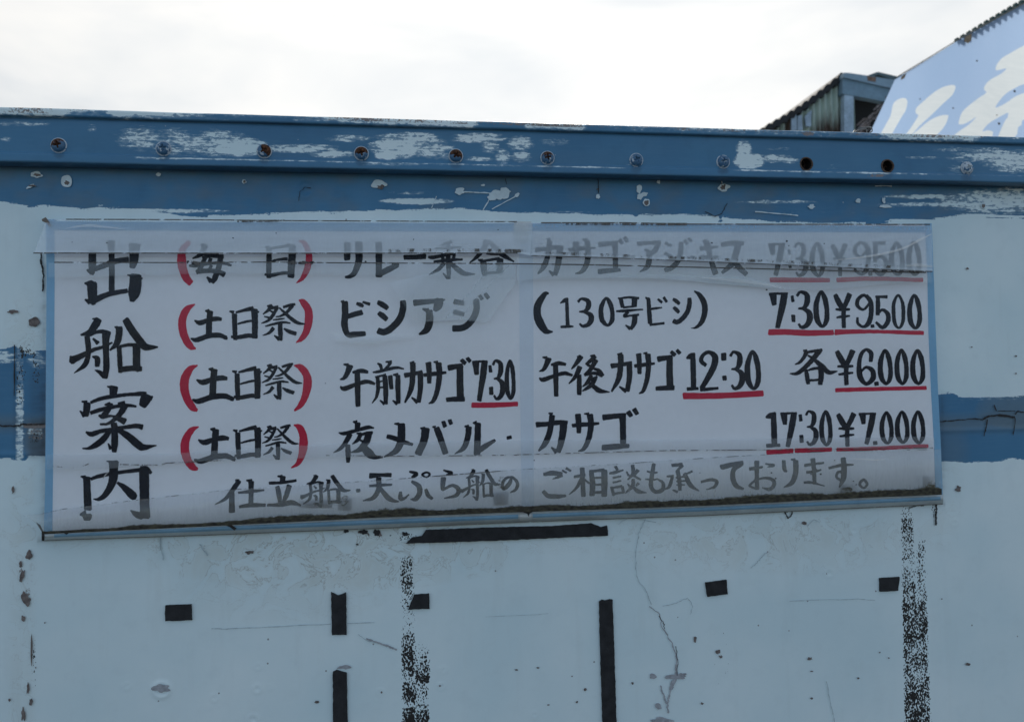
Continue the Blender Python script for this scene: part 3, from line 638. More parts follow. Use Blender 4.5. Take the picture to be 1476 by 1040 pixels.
lite = crack([(930, 746), (921, 765), (917, 785), (915, 815), (918, 833), (930, 850), (938, 870)], 1.0, 14, .8) + crack([(305, 905), (330, 905), (400, 902), (477, 898)], 1.1, 15, .5) + crack([(480, 898), (540, 896)], .9, 16, .4) + crack([(1136, 865), (1190, 863), (1235, 862), (1260, 864)], .8, 17, .4) + crack([(700, 888), (770, 885), (790, 883)], .5, 18, .3) \
    + crack([(1080, 817), (1090, 810), (1098, 800), (1105, 795)], 1, 20, 1) + crack([(955, 872), (975, 868), (990, 860), (998, 872), (994, 884)], .8, 21, .7) + crack([(890, 755), (905, 745), (925, 748), (945, 752)], .9, 22, .8) + crack([(1162, 757), (1172, 748), (1180, 752)], .8, 23, .8) + crack([(516, 912), (530, 922), (545, 926)], .9, 24, .8) + crack([(1190, 980), (1196, 1010), (1202, 1040)], 1.2, 25, .6) + crack([(230, 748), (232, 790), (236, 806)], 2.0, 26, 1.2) + crack([(288, 783), (300, 800)], 1.6, 27, .7)
flats('grey_scuff', lite, GREYL, 0, WALL, .0003)
dark = crack([(1352, 607.5), (1380, 605), (1405, 603), (1416, 604.5)], 1.5, 31, .5) + crack([(1416, 604), (1422, 600), (1436, 598), (1455, 600), (1462, 601)], 3.0, 32, .5) + crack([(1422, 604), (1420, 616), (1417, 628)], 1.7, 33, .5) + crack([(1462, 602), (1461, 616), (1459, 627)], 1.2, 34, .5) + crack([(1432, 583), (1435, 592)], 1.8, 35, .4) + crack([(1462, 596), (1466, 592), (1476, 594), (1500, 597)], 1.6, 36, .6) + crack([(1437, 592), (1462, 592)], 1.0, 38, .2) \
    + crack([(0, 613), (20, 614), (34, 611), (65, 611)], 2.4, 37, 1.2) + crack([(22, 497), (22, 530), (21.5, 570)], 1.6, 39, .5) + crack([(1105, 737), (1125, 734), (1132, 737), (1140, 733)], 2, 40, .6) + crack([(1130, 736), (1134, 746), (1139, 743), (1141, 735)], 1.8, 41, .6) + crack([(1348, 726), (1348, 740), (1347, 756)], 2.6, 42, 1) + crack([(861.5, 256), (862.5, 270), (862, 279)], 1.1, 43, .3) + crack([(1038, 258), (1040, 266)], 1, 44, .2) + crack([(1016, 305), (1030, 312), (1040, 308), (1048, 293)], 1.0, 45, .4) + crack([(728, 258), (730, 266)], .8, 46, .3) \
    + crack([(60, 365), (61, 380), (63, 398), (62, 420)], 2.6, 47, 1.2) + crack([(1308, 732), (1318, 728), (1330, 728)], 1.4, 48, .6) + crack([(974, 930), (976, 950), (975, 972)], .9, 49, 1) + crack([(949, 887), (956, 897), (957, 905)], 1.0, 50, 1) + crack([(431, 290), (432, 277), (440, 270), (448, 271)], .7, 51, .5)
dark += [blob(499, 765, 4, 2.2, 101, .4), blob(524, 766, 6, 3.4, 102, .4), blob(543, 767, 5, 4.5, 103, .4), blob(515, 784, 2.4, 1.2, 104, .4), blob(584, 769, 5, 2.6, 105, .5)]
flats('crack', dark, DARK, 0, WALL, .0005)

# ------------------------------------------------------------------ strips of black cloth tape
def strip(outline, th=.0011, jag=.35, seed=0):
    rs = random.Random(seed); P = []
    for (x0, y0), (x1, y1) in zip(outline, outline[1:] + outline[:1]):
        L = math.hypot(x1 - x0, y1 - y0); n = max(1, int(L / 5))
        for s in range(n): P.append((x0 + (x1 - x0) * s / n + rs.uniform(-jag, jag), y0 + (y1 - y0) * s / n + rs.uniform(-jag, jag)))
    W3 = [at(x, y, 0) for x, y in P]
    yb = min(wallY(p) for p in W3) - .0030
    n = len(W3)
    vs = [(a, yb + .003, c) for a, b, c in W3] + [(a, yb - th, c) for a, b, c in W3]
    me = bpy.data.meshes.new('tape_strip')
    me.from_pydata(vs, [], [tuple(range(n, 2 * n))] + [(j, (j + 1) % n, n + (j + 1) % n, n + j) for j in range(n)])
    bm = bmesh.new(); bm.from_mesh(me); bmesh.ops.triangulate(bm, faces=[f for f in bm.faces if len(f.verts) > 4]); bmesh.ops.recalc_face_normals(bm, faces=bm.faces[:]); bm.to_mesh(me); bm.free()
    return link('tape_strip', me, TAPE, WALL)
for i, (o_, lb) in enumerate([
    ([(239, 871), (276.5, 869.5), (277.5, 892), (239, 893.5)], None),
    ([(477.5, 852), (487, 857), (499, 853), (500, 913.5), (478.5, 913.5)], 'short upright strip of black tape with a notched top'),
    ([(480, 966), (486, 964), (500, 968), (503, 1110), (481, 1110)], None),
    ([(597, 856), (618.5, 854.5), (619, 876), (588, 877.5), (592, 868)], None),
    ([(863, 866), (867, 863), (872, 864), (878, 862), (882, 863), (885, 950), (890, 1110), (870, 1110), (864, 925)], 'long upright strip of black tape with a frayed top'),
    ([(1015.5, 838), (1046, 834.5), (1047.5, 855), (1018.5, 858.5)], None),
    ([(1266, 832), (1295, 830), (1292.5, 850), (1267, 851.5)], None),
    ([(614, 763), (700, 759.5), (800, 757), (852, 753), (866, 759), (874.5, 756.5), (876, 771), (740, 777), (660, 780), (585, 782), (594, 774), (608, 771)], 'long level strip of black tape under the sign')]):
    o = strip(o_, seed=i)
    if lb: o['label'] = lb
# ------------------------------------------------------------------ the price board
YB, YC, YFL = -.0150, -.0153, -.0200      # board face, lettering, clear film
sign = empty('price_board', (.22, -.008, 1.30))
tag(sign, 'long white hand-lettered price board under wrinkled clear film, hung on the steel wall', 'sign board')
OUTL = [(66, 314), (67, 400), (66.5, 500), (66, 600), (65, 700), (63, 774)]
OUTR = [(1343, 322), (1346, 400), (1349, 480), (1352, 560), (1355, 620), (1357, 660), (1358.5, 700), (1359, 722)]
INL = [(78, 314), (78.5, 400), (78, 500), (77, 600), (76, 700), (75, 774)]
INR = [(1333.5, 322), (1337, 400), (1338.5, 480), (1342, 560), (1345.5, 620), (1347, 650), (1348.5, 722)]
def edge(P, v): P = np.array(P, float); return np.interp(v, P[:, 1], P[:, 0])
def vedge_top(x): return 314 + (x - 66) * (8 / 1277.0)
def vedge_bot(x): return lerp([(60, 772), (756, 744), (1016, 734), (1360, 719)], x)
def sheet(name, lft, rgt, top, bot, nx, ny, Y, mat, parent, attrs=None, yf=None):
    """a surface stretched between traced edges; lft, rgt: x(v in 0..1), top, bot: y(x)"""
    u = np.linspace(0, 1, nx); v = np.linspace(0, 1, ny)
    UU, VV = np.meshgrid(u, v)
    xt = lft(VV) * (1 - UU) + rgt(VV) * UU
    yt = top(xt) * (1 - VV) + bot(xt) * VV
    Yv = np.full(xt.shape, Y)
    if yf is not None: Yv = Yv + yf(UU, VV, xt, yt)
    d = np.stack([(xt - PW / 2) / FPX, -(yt - PH / 2) / FPX, -np.ones_like(xt)], 2) @ RM.T
    t = (Yv - CP[1]) / d[..., 1]
    P = CP + t[..., None] * d
    o = grid_mesh(name, P, mat, parent)
    for k, f in (attrs or {}).items(): attr(o, k, f(UU, VV, xt, yt))
    return o
ends = lambda a, b: (lambda v: a[0] + (a[1] - a[0]) * v, lambda v: b[0] + (b[1] - b[0]) * v)
# board: solid slab, blue border strips proud of it
def slab(name, poly, y0, y1, mat, parent):
    a = [at(x, y, y1) for x, y in poly]; n = len(a)
    vs = a + [(p[0], y0, p[2]) for p in a]
    fs = [tuple(range(n)), tuple(range(2 * n - 1, n - 1, -1))] + [(j, n + j, n + (j + 1) % n, (j + 1) % n) for j in range(n)]
    me = bpy.data.meshes.new(name); me.from_pydata(vs, [], fs)
    bm = bmesh.new(); bm.from_mesh(me); bmesh.ops.triangulate(bm, faces=[f for f in bm.faces if len(f.verts) > 4]); bmesh.ops.recalc_face_normals(bm, faces=bm.faces[:]); bm.to_mesh(me); bm.free()
    return link(name, me, mat, parent)
yy = [314, 400, 480, 560, 640, 700, 719]
slab('board', [(INL[0][0] + .2, 319)] + [(edge(INL, v) + .2, v) for v in (400, 480, 560, 640, 700)] + [(75.2, 766), (760, 740), (1348, 716)] + [(edge(INR, v) - .2, v) for v in (700, 650, 560, 480, 400)] + [(1333.3, 324)], -.004, YB, BOARD, sign)
slab('blue_border', [(edge(OUTL, v), v) for v in (316, 400, 480, 560, 640, 700, 768)] + [(edge(INL, v), v) for v in (768, 700, 640, 560, 480, 400, 316)], -.004, YB - .0006, BORDER, sign)
slab('blue_border', [(edge(OUTR, v), v) for v in (322, 400, 480, 560, 640, 700, 719)] + [(edge(INR, v), v) for v in (719, 700, 640, 560, 480, 400, 322)], -.004, YB - .0006, BORDER, sign)
slab('blue_border', [(78, 319), (420, 320.5), (745, 322), (745, 334), (420, 333), (78, 331.5)], -.004, YB - .0007, BORDER, sign)
slab('blue_border', [(764, 322), (1333, 326), (1333, 335), (764, 333)], -.004, YB - .0007, BORDER, sign)
slab('backing_frame', [(72, 322), (1338, 327), (1352, 715), (72, 762)], .0035, -.0042, simple('frame_grey', (.16, .17, .18), .6), sign)
SEAMT = simple('translucent_seam_tape', (.70, .76, .83), .35, var=.03, scale=20, bump=.1)
slab('seam_tape', [(748.5, 336), (768, 336), (769, 500), (769.5, 728), (752, 729), (749, 500)], YB + .0002, YB - .0004, SEAMT, sign)
slab('seam_clip', [(741, 319), (766, 319.5), (766, 350), (741, 349)], YB + .0002, YB - .0016, CLIP, sign)

# ---- lettering -----------------------------------------------------------
def strokes(txt):
    out = []
    for s in txt.strip().split(';'):
        s = s.strip()
        if s: out.append([tuple(float(q) for q in p.split(',')) for p in s.split()])
    return out
def curve(pts):
    if len(pts) == 1: pts = pts + [(pts[0][0] + 1, pts[0][1], pts[0][2])]
    P = np.array(pts, float)
    if len(P) == 2: t = np.linspace(0, 1, 6)[:, None]; return P[0] * (1 - t) + P[1] * t
    closed = np.hypot(*(P[0, :2] - P[-1, :2])) < 1.0
    Q = np.vstack([P[-2] if closed else 2 * P[0] - P[1], P, P[1] if closed else 2 * P[-1] - P[-2]])
    out = []; sub = 7
    for i in range(1, len(Q) - 2):
        p0, p1, p2, p3 = Q[i - 1], Q[i], Q[i + 1], Q[i + 2]
        for s in range(sub):
            t = s / sub
            out.append(.5 * ((2 * p1) + (p2 - p0) * t + (2 * p0 - 5 * p1 + 4 * p2 - p3) * t * t + (3 * p1 - p0 - 3 * p2 + p3) * t ** 3))
    out.append(Q[-2]); R = np.array(out)
    R[:, 2] = np.maximum(R[:, 2], P[:, 2].min() * .7)
    return R
def ribbon(pts, rs, k=1.0):
    C = curve(pts); n = len(C); L = []; R_ = []
    closed = len(pts) > 3 and math.hypot(pts[0][0] - pts[-1][0], pts[0][1] - pts[-1][1]) < 1.0
    T = np.gradient(C[:, :2], axis=0)
    if closed: T[0] = T[-1] = C[1, :2] - C[-2, :2]
    T /= (np.hypot(T[:, 0], T[:, 1])[:, None] + 1e-9)
    for i in range(n):
        w = C[i, 2] * k / 2
        ja, jb = (0, 0) if closed and i in (0, n - 1) else (rs.uniform(-1, 1), rs.uniform(-1, 1))
        N = np.array([-T[i, 1], T[i, 0]])
        L.append(C[i, :2] + N * (w + ja * .22 * JIT)); R_.append(C[i, :2] - N * (w + jb * .22 * JIT))
    if not closed:     # blunt brush ends
        for e, sgn in ((0, -1), (-1, 1)):
            w = C[e, 2] * k / 2; N = np.array([-T[e, 1], T[e, 0]]); D = T[e] * sgn
            sk = rs.uniform(-.12, .12)
            a = C[e, :2] + D * w * (.26 + sk) + N * w * .66; b = C[e, :2] + D * w * (.26 - sk) - N * w * .66
            if e == 0: L.insert(0, a); R_.insert(0, b)
            else: L.append(a); R_.append(b)
    return L, R_
JIT = 1.0
GL = {}
def bbox(st):
    xs, ys = [], []
    rs = random.Random(1)
    for s in st:
        for q in ribbon(s, rs):
            for p in q: xs.append(p[0]); ys.append(p[1])
    return min(xs), min(ys), max(xs), max(ys)
def to_px(st, ox, oy, sc):
    return [[(ox + x / sc, oy + y / sc, w / sc) for x, y, w in s] for s in st]
NCH = [0]
def paint(name, st, mat, label=None, Y=YC, parent=None, k=1.0):
    NCH[0] += 1
    rs = random.Random(NCH[0]); vs, fs = [], []
    for i, s in enumerate(st):
        L, R_ = ribbon(s, rs, k); b = len(vs); n = len(L)
        off = Y - i * .00003
        for p in L: vs.append(at(p[0], p[1], off))
        for p in R_: vs.append(at(p[0], p[1], off))
        fs += [(b + j, b + j + 1, b + n + j + 1, b + n + j) for j in range(n - 1)]
    o = mesh(name, vs, fs, mat, parent or sign)
    if label: o['label'] = label
    return o
def put(st, x0, y0, x1, y1, ox=None, oy=None, sc=6.0):
    """fit a known letter into a box of the photo; the box is in the close-up's own measure"""
    a, b, c, d = bbox(st)
    sx, sy = (x1 - x0) / (c - a), (y1 - y0) / (d - b)
    kw = math.sqrt(abs(sx * sy))
    return to_px([[(x0 + (x - a) * sx, y0 + (y - b) * sy, w * kw) for x, y, w in s] for s in st], ox, oy, sc)
T7 = 7.38
def raw(txt, ox, oy, sc=6.0, name=None):
    st = strokes(txt)
    if name: GL[name] = st
    return to_px(st, ox, oy, sc)
def CH(st):
    paint('letter', st, BLACK)
def DOTS(st):
    for s in st: paint('dot', [s], BLACK)
# title column
CH(raw('515,95,85 522,200,66 525,400,64 524,630,62; 470,100,20 530,100,40; 318,200,80 318,300,84 318,400,78; 260,395,18 300,420,50 335,435,40; 340,390,55 450,350,60 560,308,60 700,285,55; 768,130,125 765,200,105 758,300,95 742,375,60; 235,540,18 300,545,75 345,550,40; 315,540,108 318,640,105 322,720,90 335,765,40; 240,712,18 290,740,60; 330,725,70 450,670,60 560,640,52 690,618,48; 690,450,14 750,462,40; 778,455,125 776,550,132 760,650,125 738,730,50; 850,490,20 800,480,40', 90, 335, T7))
CH(raw('318,105,14 350,108,30; 385,110,75 350,170,85 290,245,60 195,278,22; 262,290,60 275,400,60 272,500,55 235,595,55 125,683,10; 260,290,40 350,250,38 430,240,45 505,265,50; 468,250,100 460,350,75 465,500,66 467,620,70 452,735,55; 345,650,12 400,675,45 445,720,55; 325,315,22 378,365,48; 85,500,20 105,550,70 110,580,40; 100,545,80 200,500,60 330,435,42 430,405,35 530,358,20; 318,505,18 370,530,60 370,610,50; 555,190,15 580,200,40; 605,195,72 600,280,74 575,370,62 505,440,18; 670,112,75 740,230,85 830,350,85 890,405,75 1015,405,18; 602,400,52 608,500,54 612,600,54 615,675,40; 610,400,32 700,382,36 790,385,42; 787,390,86 788,500,80 790,600,80 815,655,60; 620,645,60 720,632,60 840,635,55', 90, 445, T7, 'fune'))
CH(raw('475,85,14 510,95,35; 545,90,95 540,190,76; 300,258,30 400,218,42 545,190,42 700,172,38 850,163,50; 820,150,28 880,175,70; 900,180,105 880,230,115 850,295,80; 960,190,18 930,215,60; 205,245,18 258,255,45; 262,262,75 258,330,76 245,400,60; 185,345,14 235,395,55; 300,368,40 400,335,45 560,300,40 700,288,38 785,298,25; 450,280,18 505,275,55; 512,268,60 480,340,60 430,400,62 385,395,20; 430,408,50 530,400,25 600,430,55 665,460,72; 590,265,22 660,268,60; 668,275,80 625,360,62 560,430,48 480,482,30 400,487,22; 250,570,22 310,592,55 420,558,45 600,530,42 780,505,50 850,518,60; 520,490,50 575,490,40; 552,500,72 555,600,72 555,700,72 550,780,50; 485,690,12 515,750,45; 500,560,55 440,640,68 360,705,64 280,742,35 210,745,10; 590,545,50 700,615,75 800,700,85 860,732,70 1000,712,12', 90, 545, T7))
CH(raw('470,68,16 520,75,30; 545,75,110 545,150,95 540,250,96 510,340,78 450,430,62 385,472,38 330,470,12; 585,295,30 660,350,66 745,430,92 780,455,60; 195,230,16 240,240,45; 258,240,78 262,350,78 268,500,82 270,580,85; 185,635,20 245,630,90; 262,640,110 265,690,80; 300,258,34 400,225,42 600,188,40 840,158,45; 830,138,44 890,150,60 945,195,30; 868,165,108 870,300,106 872,450,102 875,560,106 880,665,110; 725,590,16 790,635,70 850,655,70', 90, 655, T7))
# row brackets
def bracket(txt, ox, oy): paint('red_bracket', raw(txt, ox, oy), RED)
bracket('135,80,40 80,150,60 70,230,78 80,310,75 110,390,68 150,440,55', 250, 335)
bracket('1088,72,14 1130,90,40 1165,160,50 1172,240,58 1150,330,55 1110,400,35 1062,437,6', 250, 335)
bracket('185,80,12 120,120,56 80,200,68 78,290,70 105,380,66 150,445,56 192,465,16', 250, 425)
bracket('1085,45,12 1120,62,56 1165,130,66 1170,210,70 1150,310,60 1110,375,45 1060,412,8', 250, 425)
bracket('208,66,12 145,100,56 100,180,76 95,270,76 120,360,68 165,430,62 205,458,26', 250, 515)
bracket('1045,68,12 1100,85,56 1150,150,66 1160,230,76 1140,330,62 1100,410,48 1046,460,16', 250, 515)
bracket('218,88,10 160,115,50 110,190,68 98,280,76 120,370,70 165,435,62 208,455,26', 250, 600)
bracket('1042,72,12 1090,95,56 1120,160,66 1125,240,76 1110,330,62 1075,405,40 1018,443,10', 250, 600)
# every day
CH(raw('235,108,14 265,110,40; 275,110,50 258,150,46 228,195,38 165,225,14; 205,195,14 300,182,28 390,178,26; 282,205,32 250,270,42 222,330,40; 198,325,20 215,350,36; 210,335,44 320,330,40 400,345,44 440,365,50; 250,215,26 340,205,28 430,208,40; 408,205,48 392,300,48 360,390,50 337,435,30; 290,385,16 325,420,48; 135,288,16 190,285,36 300,270,26 430,265,30 500,285,22; 322,225,34 310,260,30; 330,285,28 308,322,26', 250, 335))
CH(raw('795,125,14 825,130,36; 826,140,44 827,200,46 825,300,48 825,390,42; 835,138,20 920,125,24 1010,110,30; 1028,115,62 1028,180,64 1020,290,64 1015,385,60; 848,250,20 900,236,22 985,228,30; 790,362,22 850,368,34 950,350,28 1040,355,30', 250, 335))
CH(raw('275,135,14 305,140,40; 318,140,52 308,250,52 306,360,56; 182,220,14 230,240,44 300,218,38 370,205,42 415,210,28; 150,375,14 200,388,42 300,355,44 400,348,44 465,378,24; 400,345,30 455,370,38', 250, 425, name='tsuchi'))
CH(raw('485,140,14 520,150,34; 527,165,46 530,280,44 535,385,38; 540,150,18 640,125,34 690,115,40; 700,125,60 705,250,54 702,370,52; 740,145,14 715,150,30; 555,250,16 630,230,22 680,222,20; 500,360,22 560,365,36 650,350,38 725,360,34', 250, 425, name='nichi'))
CH(raw('810,95,14 850,95,34; 850,92,42 820,130,28 775,165,12; 845,115,24 880,108,28 905,98,20; 898,108,30 860,175,30 820,220,26 760,245,8; 825,130,14 868,152,20; 785,185,12 840,198,20; 950,105,22 1010,88,28 1052,80,22; 1030,90,34 985,145,28 930,180,20 885,188,10; 915,110,14 950,142,22 1020,205,32 1080,243,30 1138,250,10; 862,215,12 920,208,16 960,202,10; 795,270,14 850,255,20 940,235,22 1010,242,14; 922,245,40 925,330,42 930,392,26; 872,350,12 915,382,38; 865,285,34 830,325,26 772,350,8; 955,290,14 1000,315,34 1060,335,34', 250, 425, name='matsuri'))
for oy, bx in ((515, [(160, 83, 527, 400), (505, 72, 765, 372), (762, 45, 1114, 366)]), (600, [(175, 92, 540, 408), (512, 72, 768, 370), (766, 65, 1084, 375)])):
    for g, b in zip(('tsuchi', 'nichi', 'matsuri'), bx): CH(put(GL[g], *b, 250, oy))
# first line
CH(raw('122,90,58 122,180,58 122,235,54; 222,85,64 225,170,64 222,250,60 190,340,50 150,378,38 105,386,20', 480, 335))
CH(raw('395,88,56 397,200,58 397,300,56 397,380,60; 385,365,48 470,325,54 558,280,46; 500,262,8 535,285,12; 550,265,30 560,285,30', 480, 335))
CH(raw('615,215,44 700,213,42 800,208,48', 480, 335))
CH(raw('1028,75,24 980,95,28 930,112,14; 880,138,14 1000,132,22 1110,126,16; 825,212,22 870,215,34 1000,190,26 1060,184,14; 872,252,20 990,240,32 1120,232,18; 997,100,28 995,200,40 1000,300,42 1002,400,30; 950,352,10 992,395,30; 945,185,28 950,235,30; 1050,185,26 1040,235,28; 960,265,38 910,320,34 832,364,10; 1010,258,30 1080,320,48 1140,355,40 1228,360,10', 480, 335))
CH(raw('190,72,60 165,130,46 110,205,36 42,262,10; 208,72,30 260,130,46 330,195,44 425,252,14; 185,185,12 250,188,18 325,188,14; 115,235,14 150,245,40; 160,260,60 165,320,55 172,372,40; 150,246,18 230,235,24 300,225,30; 305,228,60 302,290,56 300,345,50; 180,352,24 260,345,22 330,340,22', 670, 335))
CH(raw('708,55,12 735,65,34; 735,75,46 728,130,46 712,220,46 680,300,44 632,358,14; 615,148,44 700,142,36 780,130,40 850,130,30; 822,140,58 815,220,56 800,300,50 780,366,40; 728,330,14 768,365,38', 670, 335, name='ka'))
CH(raw('893,142,12 930,150,40 1030,135,34 1134,135,10; 960,85,54 965,150,50 970,205,40; 1020,62,16 1055,68,36; 1058,75,50 1065,150,50 1062,240,50 1035,310,45 1000,345,30 955,355,8', 670, 335, name='sa'))
CH(raw('1160,105,46 1240,96,40 1320,88,36; 1298,84,54 1302,180,46 1303,305,46; 1155,338,44 1240,330,44 1345,324,30; 1338,62,38 1362,95,32; 1382,40,36 1404,80,32', 670, 335, name='go'))
CH(raw('172,211,18 212,208,22', 880, 335))
CH(raw('235,98,36 330,90,32 430,88,40; 418,88,44 380,160,46 345,188,20; 292,148,16 325,158,34; 332,160,48 335,230,50 315,300,42 252,340,8', 880, 335, name='a'))
CH(raw('475,90,30 525,115,28; 470,180,30 535,215,30; 612,85,40 605,180,46 575,260,46 520,310,44 470,326,36; 640,65,26 665,100,28; 675,48,28 697,78,26', 880, 335))
CH(raw('692,215,26 725,214,24', 880, 335))
CH(raw('775,138,40 850,132,34 930,124,18; 772,215,34 850,218,36 935,212,20; 795,75,14 830,75,40; 828,80,54 845,130,46 870,240,46 908,358,50', 880, 335))
CH(raw('960,105,44 1050,92,42 1150,94,36; 1108,84,58 1085,180,54 1050,270,54 965,350,26; 1070,250,50 1120,310,50 1175,362,44', 880, 335))
# digits and signs: drawn once, fitted afterwards
seven = raw('98,80,66 108,175,42; 65,84,28 140,78,22 225,76,18; 198,78,58 180,180,60 155,290,50 136,372,42', 1098, 410, name='7')
colon = raw('262,98,28 270,148,30; 272,264,36 275,320,34', 1098, 410, name=':')
three = raw('305,98,26 335,64,26 388,88,44 392,150,50 365,200,34 316,208,16; 345,205,18 405,238,48 416,295,54 390,350,44 345,368,30 318,340,20', 1098, 410, name='3')
zero = raw('512,62,26 478,140,44 470,220,48 482,310,48 525,362,28 560,310,44 563,215,42 545,120,46 512,62,26', 1098, 410, name='0')
yen = raw('635,88,38 665,150,50 702,215,44; 760,82,48 735,145,44 708,205,38; 640,215,18 700,216,30 762,214,20; 648,285,18 705,276,26 762,270,16; 708,220,40 708,300,38 710,372,36', 1098, 410, name='yen')
nine = raw('935,140,30 885,92,28 832,130,34 830,185,34 880,216,22 930,165,24; 905,92,28 942,150,42 946,250,42 925,330,44 880,364,26 832,335,26 828,285,22', 1098, 410, name='9')
dot = raw('945,360,30 970,358,30', 1098, 410, name='.')
five = raw('985,105,22 1085,106,30; 1005,102,34 1005,180,40 1003,262,34; 1005,250,22 1045,218,26 1090,255,40 1090,320,42 1045,370,34 988,325,22', 1098, 410, name='5')
thin0 = strokes('1180,92,22 1145,150,30 1140,230,34 1150,330,32 1185,375,20 1218,330,30 1225,230,34 1215,150,30 1180,92,22')
for g in (seven, three, zero, yen, nine, dot, five): CH(g)
DOTS(colon)
CH(to_px(thin0, 1098, 410, 6)); CH(put(GL['0'], 1257, 80, 1387, 390, 1098, 410))
def digits(ox, oy, items):
    for g, x0, y0, x1, y1 in items: (DOTS if g == ':' else CH)(put(GL[g], x0, y0, x1, y1, ox, oy))
digits(1098, 335, [('7', 55, 88, 202, 378), (':', 222, 148, 262, 308), ('3', 278, 82, 405, 385), ('0', 413, 82, 550, 388), ('yen', 597, 90, 742, 380), ('9', 787, 72, 945, 372), ('.', 920, 345, 958, 375), ('5', 958, 76, 1100, 380), ('0', 1098, 78, 1240, 376), ('0', 1250, 72, 1385, 376)])
GL['one'] = strokes('715,128,20 745,112,48 772,98,30; 770,85,46 775,220,50 778,385,48; 720,392,34 820,386,28')
GL['6'] = strokes('945,180,34 948,110,42 905,78,28 862,115,36 842,200,40 850,310,50 905,372,34 965,325,48 960,258,44 905,230,26 855,270,20')
digits(1098, 490, [('yen', 632, 78, 812, 392), ('6', 820, 68, 990, 394), ('.', 972, 358, 1014, 394), ('0', 1003, 75, 1135, 390), ('0', 1148, 72, 1272, 390), ('0', 1283, 76, 1415, 390)])
digits(1098, 575, [('one', 30, 112, 162, 418), ('7', 160, 108, 305, 420), (':', 318, 130, 362, 378), ('3', 374, 92, 492, 406), ('0', 498, 92, 612, 410), ('yen', 642, 113, 820, 412), ('7', 838, 113, 990, 396), ('.', 962, 360, 1002, 396), ('0', 1018, 103, 1142, 392), ('0', 1150, 98, 1280, 386), ('0', 1290, 96, 1416, 390)])
digits(670, 500, [('7', 65, 108, 196, 476), (':', 203, 155, 246, 415), ('3', 235, 102, 350, 464), ('0', 348, 102, 436, 462)])
digits(870, 495, [('one', 713, 78, 822, 410)])
CH(raw('885,188,34 845,150,38 862,98,34 912,74,34 962,112,54 955,190,56 900,300,50 848,385,40; 838,396,36 900,394,30 992,384,22', 870, 495))
DOTS(raw('1038,85,48 1040,142,44; 1032,297,44 1060,297,44', 870, 495))
digits(870, 495, [('3', 1086, 58, 1226, 404), ('0', 1220, 54, 1362, 404)])
CH(raw('360,88,16 385,96,34; 388,100,44 370,140,34 330,190,26 288,210,10; 380,105,22 450,95,26 522,84,26; 500,90,50 450,155,44 380,230,40 310,285,34 243,290,10; 400,132,16 450,165,30 520,225,46 580,278,40 655,268,10; 362,248,16 385,265,34; 385,270,34 395,330,40 402,378,32; 390,265,14 440,248,24 500,240,30; 510,238,48 515,310,48 505,382,40; 400,348,24 470,344,20 525,338,20', 1098, 490))
# underlines
def under(txt, ox, oy): paint('red_underline', raw(txt, ox, oy), RED)
for t, ox, oy in [('75,410,44 330,410,42 585,411,38', 1098, 335), ('650,410,40 900,400,38 1150,403,36 1392,410,36', 1098, 335), ('62,412,52 200,410,50 400,418,52 618,414,46', 1098, 410), ('636,412,50 800,406,38 1000,406,32 1200,412,34 1398,418,36', 1098, 410),
                  ('640,432,38 900,424,36 1422,412,34', 1098, 490), ('45,458,42 160,453,42 270,446,38; 290,444,40 450,440,42 604,434,36', 1098, 575), ('650,436,34 1000,424,32 1250,412,34 1438,404,34', 1098, 575), ('62,502,46 250,500,46 455,491,40', 670, 500), ('692,452,58 1000,450,52 1378,430,52', 870, 495)]: under(t, ox, oy)
# second line
CH(raw('68,145,14 90,150,34; 102,150,56 105,250,58 100,350,58 128,430,50 190,430,52 278,424,42; 130,275,44 190,255,46 252,240,46; 205,162,26 240,176,36 262,188,22; 258,150,22 318,170,28', 480, 410))
CH(raw('388,152,38 430,175,50 472,205,40; 395,245,38 430,270,50 465,302,40; 605,142,52 605,210,58 575,300,60 500,380,60 440,410,58 390,398,56', 480, 410, name='shi'))
CH(raw('700,158,56 800,150,48 950,135,36; 920,130,70 908,180,80 880,225,36; 968,130,12 930,140,30; 775,210,16 820,225,44; 832,225,58 835,310,66 810,390,60 745,430,18', 480, 410))
CH(raw('1048,148,48 1130,160,44; 1045,235,44 1130,258,38; 1238,130,54 1240,220,56 1200,310,56 1130,370,56 1038,380,58; 1268,92,30 1290,128,32; 1316,78,34 1344,118,36', 480, 410))
CH(raw('185,75,16 150,85,44 95,170,62 85,250,66 110,330,72 160,400,54 220,408,12', 760, 410))
CH(raw('285,160,10 330,135,38 352,120,20; 342,120,28 345,240,32 350,350,34; 290,366,20 345,362,26 398,362,16', 760, 410))
CH(put(GL['3'], 428, 112, 582, 372, 760, 410)); CH(put(GL['0'], 612, 108, 760, 362, 760, 410))
CH(raw('785,115,12 815,130,30; 810,130,36 825,195,36; 800,120,18 880,110,20 965,118,22; 928,120,50 925,190,46; 828,198,16 920,188,18; 770,230,18 850,226,26 1000,215,12; 872,235,30 840,272,28 890,268,18 965,260,22; 932,262,46 925,330,46 897,386,26; 850,350,12 890,380,34', 760, 410))
CH(raw('1022,110,12 1048,128,36; 1048,120,34 1055,230,38 1062,335,40; 1060,348,22 1185,334,22; 1060,212,20 1110,205,22 1165,198,12; 1130,125,20 1165,154,26; 1180,110,26 1206,150,24', 760, 410))
CH(put(GL['shi'], 1255, 112, 1422, 346, 760, 410))
CH(raw('785,85,12 830,120,40 870,190,50 875,270,50 850,350,42 800,400,24 757,406,6', 870, 405))
